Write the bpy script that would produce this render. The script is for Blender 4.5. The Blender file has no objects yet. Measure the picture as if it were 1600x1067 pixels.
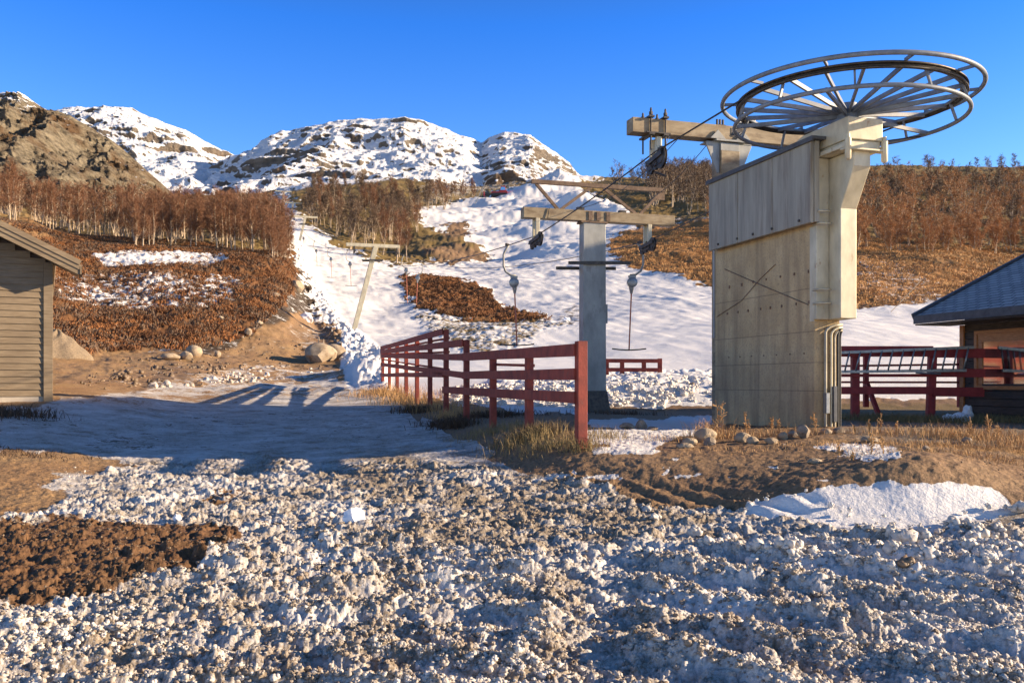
import bpy, bmesh, math, random
import numpy as np
from mathutils import Vector, Matrix
random.seed(7); RNG = np.random.default_rng(11)
S = bpy.context.scene; COL = S.collection
# ------------------------------------------------------------------ camera, sky, sun, exposure
F = 1400.0; EYE = 1.5; HZ = 598.0          # focal length in photo pixels, eye height, horizon row
cd = bpy.data.cameras.new('camera'); cam = bpy.data.objects.new('camera', cd); COL.objects.link(cam)
cam.location = (0, 0, EYE); cam.rotation_euler = (math.radians(90), 0, 0)
cd.sensor_width = 36; cd.lens = F/1600*36; cd.shift_y = (HZ-533.5)/1600; cd.clip_start = .1; cd.clip_end = 9000
S.camera = cam
SUN_EL = math.radians(17); SX, SY = .9998, .02       # the sun stands low, straight to the right
w = bpy.data.worlds.new('World'); S.world = w; w.use_nodes = True
wn = w.node_tree.nodes; wl = w.node_tree.links
sky = wn.new('ShaderNodeTexSky'); sky.sky_type = 'NISHITA'; sky.sun_disc = False
sky.sun_elevation = SUN_EL; sky.sun_rotation = math.atan2(SX, SY)
sky.altitude = 600; sky.air_density = 1.0; sky.dust_density = .15; sky.ozone_density = 3.5
hs = wn.new('ShaderNodeHueSaturation'); hs.inputs['Hue'].default_value = .510
wl.new(sky.outputs[0], hs.inputs['Color'])
hs.inputs['Saturation'].default_value = 1.15
tc = wn.new('ShaderNodeTexCoord'); sxyz = wn.new('ShaderNodeSeparateXYZ'); wl.new(tc.outputs['Generated'], sxyz.inputs[0])
rp = wn.new('ShaderNodeValToRGB'); wl.new(sxyz.outputs[2], rp.inputs[0]); e = rp.color_ramp.elements; e.new(.5); e.new(.6)
for k, (p_, c_) in enumerate(((0, (1.5, 1.15, .95)), (.16, (.95, 1.0, 1.03)), (.37, (.31, .74, 1.15)), (.52, (.56, .50, .43)))): e[k].position = p_; e[k].color = (*c_, 1)
mu = wn.new('ShaderNodeMix'); mu.data_type = 'RGBA'; mu.blend_type = 'MULTIPLY'; mu.inputs[0].default_value = 1; wl.new(hs.outputs[0], mu.inputs[6]); wl.new(rp.outputs[0], mu.inputs[7])
wl.new(mu.outputs[2], wn['Background'].inputs[0])
wn['Background'].inputs[1].default_value = .115
sl = bpy.data.lights.new('sun', 'SUN'); sl.energy = 5.0; sl.angle = math.radians(.5); sl.color = (1.0, .78, .53)
so = bpy.data.objects.new('sun', sl); COL.objects.link(so)
sd = Vector((SX*math.cos(SUN_EL), SY*math.cos(SUN_EL), math.sin(SUN_EL)))
so.rotation_euler = sd.to_track_quat('Z', 'Y').to_euler()
S.view_settings.view_transform = 'Standard'; S.view_settings.look = 'None'
S.view_settings.exposure = 1.25; S.view_settings.gamma = 1
S.render.resolution_x = 1024; S.render.resolution_y = 682

def P(x, y, D):                            # a point seen at photo pixel (x, y), D metres ahead
    return Vector(((x-800)/F*D, D, EYE+(HZ-y)/F*D))
# ------------------------------------------------------------------ noise
def hsh(ix, iy, s=0):
    h = (ix.astype(np.int64)*374761393 + iy.astype(np.int64)*668265263 + s*974634777) & 0xffffffff
    h = ((h ^ (h >> 13))*1274126177) & 0xffffffff
    h = ((h ^ (h >> 16))*2246822519) & 0xffffffff
    return ((h ^ (h >> 15)) & 0xffffff)/float(0xffffff)
def vn(x, y, s=0):
    x0 = np.floor(x); y0 = np.floor(y); fx = x-x0; fy = y-y0
    fx = fx*fx*(3-2*fx); fy = fy*fy*(3-2*fy)
    a = hsh(x0, y0, s); b = hsh(x0+1, y0, s); c = hsh(x0, y0+1, s); d = hsh(x0+1, y0+1, s)
    return (a+(b-a)*fx)*(1-fy)+(c+(d-c)*fx)*fy
def fbm(x, y, o=4, s=0, g=.5):
    v = 0; a = 1; t = 0
    for i in range(o):
        v = v+a*vn(x*2**i+i*17.3, y*2**i+i*9.1, s+i); t += a; a *= g
    return v/t
def ridged(x, y, o=5, s=0, g=.5):
    v = 0; a = 1; t = 0
    for i in range(o):
        v = v+a*(1-np.abs(2*vn(x*2**i+i*11.3, y*2**i+i*5.7, s+i)-1)); t += a; a *= g
    return v/t
def worley(x, y, s=0):
    x0 = np.floor(x); y0 = np.floor(y); best = np.full(x.shape, 9.0); cid = np.zeros(x.shape)
    for i in (-1, 0, 1):
        for j in (-1, 0, 1):
            cx = x0+i; cy = y0+j
            px = cx+hsh(cx, cy, s); py = cy+hsh(cx, cy, s+5)
            d = (px-x)**2+(py-y)**2; m = d < best
            best = np.where(m, d, best); cid = np.where(m, hsh(cx, cy, s+9), cid)
    return np.sqrt(best), cid
def sst(a, b, x):
    t = np.clip((x-a)/(b-a), 0, 1); return t*t*(3-2*t)
def sdf(px, py, poly):                     # signed distance, positive inside
    n = len(poly); d = np.full(px.shape, 1e18); ins = np.zeros(px.shape, bool)
    for i in range(n):
        x1, y1 = poly[i]; x2, y2 = poly[(i+1) % n]
        ex, ey = x2-x1, y2-y1; wx, wy = px-x1, py-y1
        t = np.clip((wx*ex+wy*ey)/(ex*ex+ey*ey+1e-9), 0, 1)
        d = np.minimum(d, (wx-ex*t)**2+(wy-ey*t)**2)
        c = ((y1 > py) != (y2 > py)) & (px < (x2-x1)*(py-y1)/(y2-y1+1e-12)+x1)
        ins ^= c
    return np.where(ins, 1, -1)*np.sqrt(d)
# ------------------------------------------------------------------ ground table: photo row of the ground at distance D, per column
NEAR = {3:1298, 4.3:1070, 5.5:954, 7:858, 9:777, 11:725, 13:695, 16:670}
TAB = {
 -500: {16:640, 20:605, 25:590, 32:560, 40:530, 55:460, 70:400, 90:350, 130:340, 200:335, 420:320},
 0: {13:698, 16:660, 20:626, 25:602, 32:575, 40:545, 50:490, 60:430, 70:380, 80:352, 90:347, 120:345, 160:335, 250:320, 420:310},
 80: {9:778, 11:730, 13:704, 16:668, 20:627, 25:608, 32:580, 40:550, 50:505, 60:450, 70:405, 80:372, 90:368, 120:362, 160:350, 250:330, 420:312},
 150: {9:782, 11:738, 13:712, 16:680, 20:632, 25:612, 32:588, 40:560, 48:540, 58:485, 68:430, 78:392, 88:382, 120:375, 160:360, 250:335, 420:312},
 300: {9:786, 11:742, 13:716, 16:688, 20:656, 25:630, 32:602, 40:572, 48:545, 58:488, 68:440, 78:405, 85:390, 100:385, 140:375, 200:345, 300:320, 420:310},
 400: {9:787, 11:743, 13:717, 16:690, 20:658, 25:632, 32:608, 40:590, 50:556, 58:500, 68:450, 78:412, 86:402, 100:392, 140:368, 200:340, 300:316, 420:306},
 450: {9:787, 11:743, 13:717, 16:690, 20:659, 25:634, 32:612, 40:596, 50:566, 60:512, 70:455, 80:418, 90:403, 120:375, 160:345, 210:322, 300:306, 420:300},
 475: {9:787, 11:743, 13:717, 16:690, 20:659, 25:634, 32:613, 40:597, 50:570, 62:528, 74:490, 88:450, 105:415, 129:380, 160:345, 210:305, 260:298, 420:292},
 520: {9:786, 11:742, 13:716, 16:688, 20:658, 25:634, 32:614, 40:598, 50:568, 63:530, 80:472, 100:428, 129:388, 160:352, 210:318, 260:304, 420:292},
 600: {9:785, 11:740, 13:713, 16:684, 20:655, 25:633, 32:612, 40:590, 50:568, 63:530, 80:480, 100:436, 130:398, 160:362, 210:325, 260:300, 420:285},
 750: {9:780, 11:731, 13:703, 16:676, 20:650, 25:632, 28:610, 32:602, 40:584, 50:555, 63:518, 80:476, 100:440, 130:402, 170:360, 210:332, 260:312, 320:300, 420:296},
 900: {20:648, 23.5:642, 25:638, 27:598, 30:594, 40:580, 50:552, 63:512, 80:470, 100:430, 130:392, 170:350, 210:320, 260:296, 320:280, 420:278},
 1000: {20:650, 23:647, 25:643, 26.5:600, 29:592, 40:582, 50:550, 63:508, 80:462, 100:420, 130:382, 170:345, 210:322, 260:300, 320:286, 420:284},
 1110: {16:671, 20:655, 24:645, 25:642, 26.5:604, 29:592, 40:582, 50:545, 63:500, 80:452, 100:412, 130:372, 170:340, 210:318, 260:300, 320:286, 420:284},
 1300: {9:770, 11:715, 13:690, 16:672, 20:655, 25:640, 32:602, 40:562, 50:525, 60:492, 70:470, 90:432, 110:402, 120:390, 150:366, 200:322, 260:284, 320:262, 420:262},
 1450: {9:768, 11:716, 13:692, 16:674, 20:656, 25:642, 32:606, 40:566, 50:528, 60:494, 70:470, 90:434, 110:406, 122:391, 150:372, 200:330, 260:290, 320:268, 420:266},
 1600: {9:778, 11:722, 13:697, 16:674, 20:657, 25:643, 32:610, 45:560, 60:494, 75:470, 90:440, 110:408, 130:396, 150:382, 200:330, 260:288, 320:268, 420:266},
 2100: {11:730, 13:705, 16:680, 20:660, 25:645, 32:612, 45:565, 60:510, 90:450, 130:410, 200:340, 320:280, 420:270}}
CX = np.arange(-900, 2501, 10.0); LD = np.linspace(math.log(2.5), math.log(430), 520)
def build_tab():
    ks = sorted(TAB); rows = []
    for k in ks:
        d = dict(NEAR); own = TAB[k]; m = min(own)
        d = {a: b for a, b in d.items() if a < m}; d.update(own); d[2.5] = HZ+F*1.5/2.5
        a = sorted(d); hh = [(HZ-d[q])/F*q for q in a]
        rows.append(np.interp(LD, np.log(a), hh))
    rows = np.array(rows); T = np.array([np.interp(CX, ks, rows[:, j]) for j in range(len(LD))])
    def blur(A, n, ax):
        k = np.hanning(n+2)[1:-1]; k /= k.sum(); pad = [(0, 0), (0, 0)]; pad[ax] = (n//2, n//2)
        return np.apply_along_axis(lambda v: np.convolve(v, k, 'valid'), ax, np.pad(A, pad, mode='edge'))
    T = blur(T, 11, 0); T = blur(T, 9, 1)
    return T
HT = build_tab()
def h_tab(px, D):
    i = np.clip((np.log(np.clip(D, 2.51, 429))-LD[0])/(LD[1]-LD[0]), 0, len(LD)-1.001); j = np.clip((px-CX[0])/10.0, 0, len(CX)-1.001)
    i0 = i.astype(int); j0 = j.astype(int); fi = i-i0; fj = j-j0
    return (HT[i0, j0]*(1-fj)+HT[i0, j0+1]*fj)*(1-fi)+(HT[i0+1, j0]*(1-fj)+HT[i0+1, j0+1]*fj)*fi
BERM = [(560, 602), (640, 645), (700, 682), (770, 715), (830, 742), (900, 765), (1000, 788), (1150, 804), (1300, 816), (1450, 832), (1620, 850), (1900, 870), (1900, 500), (560, 500)]
MOUND = [(1180, 810), (1300, 765), (1400, 742), (1520, 750), (1580, 790), (1500, 830), (1300, 850)]
def gz(px, D):                             # smooth ground height (before the fine relief)
    h = h_tab(px, D); y = HZ-F*h/D
    nearm = np.clip((26-D)/8, 0, 1)
    b = sdf(px, y, BERM)
    h = h+.20*sst(-6, 48, b)*sst(4, 9, D)*np.clip((19-D)/6, 0, 1)
    mm = np.exp(-((px-1430)/135)**2-((y-782)/34)**2)+.55*np.exp(-((px-1250)/95)**2-((y-800)/20)**2); h = h+.22*mm*(D < 14)
    return EYE+h
def ground_z(X, D):
    X = np.atleast_1d(np.array(X, float)); D = np.atleast_1d(np.array(D, float))
    r = gz(800+F*X/D, D); return float(r[0]) if r.size == 1 else r
# ------------------------------------------------------------------ painting the kinds of ground
GR = dict(
 heath=(.135, .062, .024), grass=(.27, .15, .055), tan=(.27, .165, .08), dirt=(.215, .135, .075), dark=(.055, .038, .024), moss=(.16, .11, .04), orange=(.28, .14, .048), churn=(.13, .07, .034), path=(.19, .145, .10))
def paint(px, D, X, y):
    n1 = fbm(X*1.3+5, D*1.3, 4, 1); n2 = fbm(X*.25, D*.25+9, 4, 2)
    far = np.clip(D/60, .12, 1)
    jx = px+(fbm(X*.9/far, D*.9/far, 3, 21)-.5)*44; jy = y+(fbm(X*1.1/far, D*.8/far, 3, 22)-.5)*13
    nrj = np.clip((16-D)/6, 0, 1); jx = jx+(fbm(X*.8+3, D*.8, 3, 91)-.5)*210*nrj; jy = jy+(fbm(X*.8, D*.8+7, 3, 92)-.5)*48*nrj
    N = px.shape; C = np.zeros(N+(3,)); C[:] = GR['dirt']; snow = np.full(N, .0); dirt = np.full(N, .25)
    lump = np.zeros(N); heath = np.zeros(N)
    def put(poly, col=None, sn=None, dt=None, soft=5, he=None, lu=None, amt=1):
        m = sst(-soft, soft, sdf(jx, jy, poly))*amt
        if col is not None: C[:] = C*(1-m[..., None])+np.array(GR[col])*m[..., None]
        for arr, v in ((snow, sn), (dirt, dt), (lump, lu), (heath, he)):
            if v is not None: arr[:] = arr*(1-m)+v*m
    far_all = [(-900, 600), (-900, -100), (2500, -100), (2500, 600), (1500, 600), (1100, 650), (900, 648), (760, 640), (700, 632), (560, 604)]
    put(far_all, 'dark', 1, .03, 3)
    # left: heath hill, woods floor
    put([(-900, 600), (-900, 200), (425, 296), (437, 340), (455, 395), (462, 425), (462, 450), (440, 490), (400, 520), (330, 545), (200, 548), (80, 560)], 'heath', .0, .1, 3, he=1)
    put([(-900, 395), (-900, 200), (430, 290), (436, 340), (452, 400), (430, 405), (340, 392), (200, 384), (120, 376), (60, 350)], 'moss', .12, .1, 5, he=.6)
    put([(140, 402), (200, 397), (290, 400), (352, 404), (348, 420), (300, 417), (220, 422), (150, 420)], None, .58, .05, 6, he=.6)
    put([(80, 428), (200, 425), (380, 430), (385, 478), (250, 500), (85, 480)], None, .475, .05, 12)
    put([(-60, 340), (50, 345), (100, 372), (60, 380), (-60, 370)], 'tan', 0, .1, 6, amt=.6)
    put([(380, 395), (425, 400), (420, 414), (385, 408)], 'grass', .1, .1, 4, he=.3)
    # ditch beside the lift track
    put([(462, 400), (472, 440), (492, 500), (470, 500), (400, 540), (330, 556), (250, 572), (170, 585), (170, 560), (300, 545), (400, 510), (445, 480), (460, 450)], 'dark', .40, .1, 4, he=.3)
    # lift track and the bowl behind stay snow; bare places in it
    put([(447, 303), (480, 292), (560, 286), (640, 278), (700, 282), (760, 290), (830, 283), (840, 292), (760, 312), (700, 318), (652, 330), (662, 352), (705, 368), (745, 382), (765, 396), (700, 404), (640, 412), (600, 412), (560, 404), (520, 382), (480, 352), (462, 338)], 'moss', .30, .1, 5, he=.7)
    put([(690, 348), (725, 345), (735, 362), (728, 378), (695, 376)], 'dirt', .1, .1, 5, he=.7)
    put([(650, 394), (700, 388), (765, 392), (760, 404), (690, 410)], 'dirt', .15, .1, 4, he=.7)
    put([(628, 440), (660, 436), (705, 440), (762, 462), (805, 480), (858, 488), (862, 498), (780, 498), (700, 494), (648, 484), (630, 458)], 'heath', .05, .1, 3, he=1)
    put([(645, 486), (740, 496), (862, 494), (880, 512), (830, 530), (750, 560), (700, 545), (665, 515)], 'moss', .5, .1, 7, he=.5)
    put([(880, 480), (905, 470), (905, 520), (870, 510)], 'dark', .5, .1, 6)
    # upper right slope
    put([(900, 296), (960, 262), (1150, 250), (1150, 340), (1060, 350), (1000, 350), (960, 326)], 'moss', .34, .1, 6, he=.8)
    put([(948, 372), (1000, 354), (1120, 344), (1340, 376), (2500, 396), (2500, 462), (1510, 470), (1450, 466), (1400, 480), (1340, 484), (1240, 470), (1120, 447), (1040, 432), (985, 416), (950, 396)], 'orange', .22, .1, 3, he=.45)
    put([(1330, 402), (1380, 398), (1480, 452), (1470, 475), (1400, 472), (1340, 470)], None, .42, .1, 10)
    put([(1380, 405), (1600, 392), (2500, 390), (2500, 425), (1500, 425)], 'grass', .12, .1, 7, he=.3)
    put([(1120, 344), (1120, 200), (2500, 200), (2500, 396), (1700, 398), (1500, 393), (1340, 380)], 'moss', .10, .1, 5, he=.5)
    put([(660, 318), (760, 305), (900, 272), (900, 262), (660, 262)], None, .45, .1, 8)
    # yard: gravel turning place and track
    put([(-900, 560), (80, 556), (200, 546), (330, 552), (400, 520), (470, 494), (500, 505), (535, 560), (560, 592), (610, 604), (560, 612), (400, 606), (250, 610), (100, 628), (0, 640), (-900, 680)], 'tan', .30, .3, 4)
    put([(170, 590), (300, 575), (420, 572), (560, 585), (600, 600), (300, 604), (180, 600)], None, .47, .3, 8)
    put([(440, 510), (520, 515), (545, 570), (470, 560)], 'dirt', .42, .3, 8)
    # snowed over yard in front
    road = [(-900, 690), (0, 645), (100, 627), (250, 607), (420, 603), (560, 603), (640, 645), (700, 682), (770, 715), (830, 742), (900, 765), (1000, 790), (1150, 806), (1240, 795), (1300, 772), (1400, 755), (1520, 757), (1575, 790), (1900, 800), (2500, 820), (2500, 2600), (-2000, 2600), (-2000, 690)]
    put([(85, 600), (330, 560), (470, 500), (480, 520), (300, 600)], 'dirt', .36, .3, 10, amt=.7)
    put(road, 'churn', .83, .70, 3, lu=0)
    put([(-2000, 722), (400, 716), (900, 740), (1100, 790), (1620, 815), (2500, 830), (2500, 2600), (-2000, 2600)], None, None, None, 8, lu=1)
    put([(400, 720), (850, 735), (1100, 800), (1700, 840), (1700, 900), (1200, 880), (900, 860), (650, 870), (520, 800)], None, .88, .95, 16)
    put([(1150, 812), (1280, 768), (1400, 750), (1520, 752), (1572, 790), (1500, 830), (1300, 850)], None, 1.1, .02, 6, lu=.12)
    put([(1150, 860), (1700, 830), (1700, 1067), (1350, 1067)], None, .95, .50, 30)
    # bare gravel on the left, churned wet gravel
    put([(-400, 700), (0, 706), (125, 708), (215, 726), (110, 765), (40, 800), (-400, 850)], 'tan', .08, .3, 5, lu=.15)
    put([(-60, 655), (10, 660), (60, 690), (20, 700), (-60, 700)], 'dark', .25, .2, 6, lu=.3, he=.4)
    put([(-400, 812), (150, 815), (300, 832), (345, 862), (270, 900), (190, 925), (60, 940), (-400, 960)], 'churn', .10, .5, 14, lu=.9)
    put([(290, 760), (400, 765), (380, 785), (300, 785)], 'churn', .45, .6, 8)
    put([(330, 800), (560, 800), (520, 880), (330, 880)], 'churn', .62, .6, 30)
    put([(430, 770), (640, 790), (600, 880), (470, 850)], 'churn', .60, .6, 40)
    put([(80, 735), (260, 745), (200, 790), (60, 780)], None, .72, .5, 24)
    put([(60, 630), (250, 604), (560, 602), (600, 622), (420, 630), (200, 640), (60, 655)], 'tan', .50, .4, 10)
    put([(0, 640), (560, 630), (680, 690), (400, 714), (120, 705), (0, 690)], 'path', .60, .55, 16)
    # right: berm and path behind the station
    put([(560, 606), (640, 632), (760, 652), (940, 655), (960, 720), (900, 750), (770, 710), (660, 655)], 'dirt', .06, .3, 5, amt=.9)
    put([(930, 642), (1125, 645), (1125, 672), (1060, 690), (1000, 712), (950, 716), (925, 690)], None, .72, .15, 6)
    put([(930, 636), (1130, 638), (1130, 652), (930, 656)], 'dirt', .2, .3, 4)
    put([(1275, 700), (1340, 696), (1420, 716), (1400, 726), (1290, 716)], None, .80, .12, 3)
    put([(1300, 662), (2500, 668), (2500, 690), (1500, 690), (1310, 682)], 'path', .12, .2, 3)
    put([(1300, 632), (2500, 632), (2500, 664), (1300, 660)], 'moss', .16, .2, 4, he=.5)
    put([(1330, 690), (1700, 690), (1700, 712), (1450, 706)], 'grass', .05, .2, 4, he=.3)
    put([(1296, 545), (2500, 545), (2500, 624), (1296, 624)], None, 1.0, .05, 2)
    for cx, cy, rx, ry in ((1075, 728, 16, 4), (1085, 737, 9, 3), (965, 753, 26, 5), (1000, 756, 10, 3), (1235, 731, 12, 3), (1290, 752, 14, 3), (905, 737, 12, 3), (860, 745, 30, 5), (1330, 722, 12, 3), (1120, 748, 8, 2)):
        put([(cx-rx, cy), (cx-rx*.4, cy-ry), (cx+rx*.6, cy-ry*.8), (cx+rx, cy), (cx+rx*.3, cy+ry), (cx-rx*.6, cy+ry*.8)], None, .8, .2, 3)
    put([(532, 528), (560, 540), (602, 560), (616, 611), (545, 611), (524, 590), (528, 560)], None, 1.0, .05, 3)
    put([(930, 588), (1128, 586), (1128, 636), (930, 634), (700, 628), (640, 612)], None, 1.0, .05, 4)
    return C, snow, dirt, lump, heath
# ------------------------------------------------------------------ materials
def nmat(name):
    m = bpy.data.materials.new(name); m.use_nodes = True; nt = m.node_tree
    return m, nt, nt.nodes['Principled BSDF']
def NN(nt, t, **k):
    n = nt.nodes.new(t)
    for a, b in k.items():
        if a in n.inputs: n.inputs[a].default_value = b
        else: setattr(n, a, b)
    return n
def noise(nt, sc, det=5, vec=None, rough=.55):
    n = NN(nt, 'ShaderNodeTexNoise'); n.inputs['Scale'].default_value = sc; n.inputs['Detail'].default_value = det; n.inputs['Roughness'].default_value = rough
    if vec is not None: nt.links.new(vec, n.inputs['Vector'])
    return n.outputs['Fac']
def ramp(nt, fac, stops):
    r = NN(nt, 'ShaderNodeValToRGB'); e = r.color_ramp.elements
    while len(e) < len(stops): e.new(.5)
    for i, (p, c) in enumerate(stops):
        e[i].position = p; e[i].color = (*c, 1) if len(c) == 3 else c
    nt.links.new(fac, r.inputs[0]); return r.outputs[0]
def mixc(nt, fac, a, b, mode='MIX'):
    m = NN(nt, 'ShaderNodeMix', data_type='RGBA', blend_type=mode)
    for s, v in ((0, fac), (6, a), (7, b)):
        if isinstance(v, (int, float)): m.inputs[s].default_value = v
        elif isinstance(v, tuple): m.inputs[s].default_value = (*v, 1)
        else: nt.links.new(v, m.inputs[s])
    return m.outputs[2]
def mth(nt, op, a, b=0.0, c=0.0, clamp=False):
    m = NN(nt, 'ShaderNodeMath', operation=op, use_clamp=clamp)
    for i, v in enumerate((a, b, c)):
        if isinstance(v, (int, float)): m.inputs[i].default_value = v
        else: nt.links.new(v, m.inputs[i])
    return m.outputs[0]
def ocoord(nt, scale=(1, 1, 1), kind='Object'):
    t = NN(nt, 'ShaderNodeTexCoord'); mp = NN(nt, 'ShaderNodeMapping'); mp.inputs['Scale'].default_value = scale
    nt.links.new(t.outputs[kind], mp.inputs[0]); return mp.outputs[0]
def bump(nt, bsdf, h, st=.4, dist=.02):
    b = NN(nt, 'ShaderNodeBump'); b.inputs['Strength'].default_value = st; b.inputs['Distance'].default_value = dist
    nt.links.new(h, b.inputs['Height']); nt.links.new(b.outputs[0], bsdf.inputs['Normal'])
M = {}
def simple(name, c1, c2, sc=6, rough=.7, metal=0, bst=.25, bd=.01, stops=(.35, .65), stretch=(1, 1, 1), c3=None, c3t=(.62, .7), sc3=3):
    m, nt, b = nmat(name); v = ocoord(nt, stretch)
    f = noise(nt, sc, 6, v, .6); c = ramp(nt, f, [(stops[0], c1), (stops[1], c2)])
    if c3 is not None:
        g = noise(nt, sc3, 7, v, .65); k = ramp(nt, g, [(c3t[0], (0, 0, 0)), (c3t[1], (1, 1, 1))])
        c = mixc(nt, k, c, c3)
    nt.links.new(c, b.inputs['Base Color']); b.inputs['Roughness'].default_value = rough; b.inputs['Metallic'].default_value = metal
    g = noise(nt, sc*9, 4, v); bump(nt, b, g, bst, bd); M[name] = m; return m
def make_mats():
    # ground: colour attributes carry what lies where (soil kind, snow cover, dirt in the snow)
    m, nt, b = nmat('ground_cover'); v = ocoord(nt)
    ca = NN(nt, 'ShaderNodeVertexColor', layer_name='soil'); ma = NN(nt, 'ShaderNodeVertexColor', layer_name='cover')
    sp = NN(nt, 'ShaderNodeSeparateColor'); nt.links.new(ma.outputs[0], sp.inputs[0])
    n1 = noise(nt, 3.0, 8, v, .65); n2 = noise(nt, 22, 6, v, .6); n3 = noise(nt, .7, 6, v, .6)
    s = mth(nt, 'ADD', sp.outputs[0], mth(nt, 'MULTIPLY', mth(nt, 'SUBTRACT', n1, .5), .75))
    s = mth(nt, 'ADD', s, mth(nt, 'MULTIPLY', mth(nt, 'SUBTRACT', n2, .5), .35))
    s = mth(nt, 'ADD', s, mth(nt, 'MULTIPLY', mth(nt, 'SUBTRACT', n3, .5), .45))
    sm = ramp(nt, s, [(.46, (0, 0, 0)), (.54, (1, 1, 1))])
    soil = mixc(nt, ramp(nt, n2, [(.3, (0, 0, 0)), (.7, (1, 1, 1))]), mixc(nt, 1.0, ca.outputs[0], (.55, .55, .55), 'MULTIPLY'), mixc(nt, 1.0, ca.outputs[0], (1.5, 1.45, 1.4), 'MULTIPLY'))
    soil = mixc(nt, ramp(nt, n3, [(.4, (0, 0, 0)), (.7, (.45, .45, .45))]), soil, mixc(nt, 1.0, ca.outputs[0], (1.35, 1.5, 1.5), 'MULTIPLY'))
    dn = mth(nt, 'MULTIPLY', sp.outputs[1], ramp(nt, n1, [(.25, (.35, .35, .35)), (.75, (1.5, 1.5, 1.5))]))
    n4 = noise(nt, 60, 4, v, .6)
    n5 = noise(nt, 1.4, 5, v, .6); dn = mth(nt, 'MULTIPLY', dn, ramp(nt, n5, [(.35, (.55, .55, .55)), (.62, (1.5, 1.5, 1.5))]))
    dn = mth(nt, 'MULTIPLY', dn, ramp(nt, n4, [(.3, (.5, .5, .5)), (.7, (1.4, 1.4, 1.4))]), clamp=True)
    sn = mixc(nt, dn, (.76, .745, .73), (.25, .20, .145))
    c = mixc(nt, sm, soil, sn); nt.links.new(c, b.inputs['Base Color'])
    b.inputs['Roughness'].default_value = .75; b.inputs['Specular IOR Level'].default_value = .25
    hh = mth(nt, 'ADD', mth(nt, 'MULTIPLY', n4, .35), n2); bump(nt, b, hh, .55, .03); M['ground'] = m
    # mountain: rock with snow lying where it is not steep
    for nm, rock1, rock2, veg, slope, bias in (('mountain', (.10, .085, .07), (.25, .21, .165), (.15, .08, .035), 2.2, -.76), ('cliff', (.07, .058, .042), (.27, .225, .155), (.10, .05, .02), 1.3, -.95)):
        m, nt, b = nmat(nm+'_rock'); v = ocoord(nt)
        g = NN(nt, 'ShaderNodeNewGeometry'); sx = NN(nt, 'ShaderNodeSeparateXYZ'); nt.links.new(g.outputs['Normal'], sx.inputs[0])
        k = .012 if nm == 'mountain' else .035
        n1 = noise(nt, k, 10, v, .68); n2 = noise(nt, k*20, 8, v, .7); vs = ocoord(nt, (1, 1, 3.2)); n3 = noise(nt, k*4, 8, vs, .7)
        ma = NN(nt, 'ShaderNodeVertexColor', layer_name='cover'); sp = NN(nt, 'ShaderNodeSeparateColor'); nt.links.new(ma.outputs[0], sp.inputs[0])
        rk = ramp(nt, n3, [(.36, rock1), (.58, rock2)])
        vr = NN(nt, 'ShaderNodeTexVoronoi', feature='DISTANCE_TO_EDGE'); vr.inputs['Scale'].default_value = k*2.2; nt.links.new(ocoord(nt, (1, 1, .55)), vr.inputs['Vector'])
        dist = mixc(nt, ramp(nt, vr.outputs['Distance'], [(.0, (1, 1, 1)), (.05, (0, 0, 0))]), rk, rock1); rk = mixc(nt, .5, rk, dist)
        rk = mixc(nt, mth(nt, 'MULTIPLY', ramp(nt, n1, [(.46, (0, 0, 0)), (.58, (1, 1, 1))]), sp.outputs[1]), rk, veg)
        s = mth(nt, 'MULTIPLY', sx.outputs[2], slope); s = mth(nt, 'ADD', s, bias)
        s = mth(nt, 'ADD', s, mth(nt, 'MULTIPLY', mth(nt, 'SUBTRACT', n1, .5), 1.5)); s = mth(nt, 'ADD', s, mth(nt, 'MULTIPLY', mth(nt, 'SUBTRACT', n2, .5), 1.5))
        s = mth(nt, 'ADD', s, mth(nt, 'SUBTRACT', sp.outputs[0], .5))
        sm = ramp(nt, s, [(.44, (0, 0, 0)), (.56, (1, 1, 1))])
        nt.links.new(mixc(nt, sm, rk, (.84, .86, .90)), b.inputs['Base Color']); b.inputs['Roughness'].default_value = .85; b.inputs['Specular IOR Level'].default_value = .15
        bump(nt, b, mth(nt, 'ADD', n2, mth(nt, 'MULTIPLY', n3, 1.5)), .8, 6 if nm == 'mountain' else 2.2); M[nm] = m
    m, nt, b = nmat('snow'); v = ocoord(nt)
    nt.links.new(ramp(nt, noise(nt, 5, 6, v), [(.3, (.78, .78, .80)), (.7, (.88, .89, .92))]), b.inputs['Base Color']); b.inputs['Roughness'].default_value = .7
    bump(nt, b, noise(nt, 40, 5, v), .4, .01); M['snow'] = m
    m, nt, b = nmat('clod'); ca = NN(nt, 'ShaderNodeVertexColor', layer_name='tint'); v = ocoord(nt)
    c = mixc(nt, ramp(nt, noise(nt, 45, 5, v), [(.35, (0, 0, 0)), (.75, (.4, .4, .4))]), ca.outputs[0], (.30, .22, .15))
    nt.links.new(c, b.inputs['Base Color']); b.inputs['Roughness'].default_value = .6; b.inputs['Subsurface Weight'].default_value = 0
    bump(nt, b, noise(nt, 120, 4, v), .5, .004); M['clod'] = m
    # concrete with board marks, tie holes and run stains
    m, nt, b = nmat('concrete'); v = ocoord(nt); g = NN(nt, 'ShaderNodeNewGeometry')
    sx = NN(nt, 'ShaderNodeSeparateXYZ'); nt.links.new(v, sx.inputs[0])
    n1 = noise(nt, 1.6, 8, v, .65); n2 = noise(nt, 30, 6, v, .7); n3 = noise(nt, 1.0, 6, ocoord(nt, (5, 5, .5)), .6)
    c = ramp(nt, n1, [(.3, (.40, .285, .145)), (.72, (.58, .445, .25))])
    c = mixc(nt, ramp(nt, n3, [(.44, (0, 0, 0)), (.70, (.7, .7, .7))]), c, (.19, .135, .085))
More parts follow.
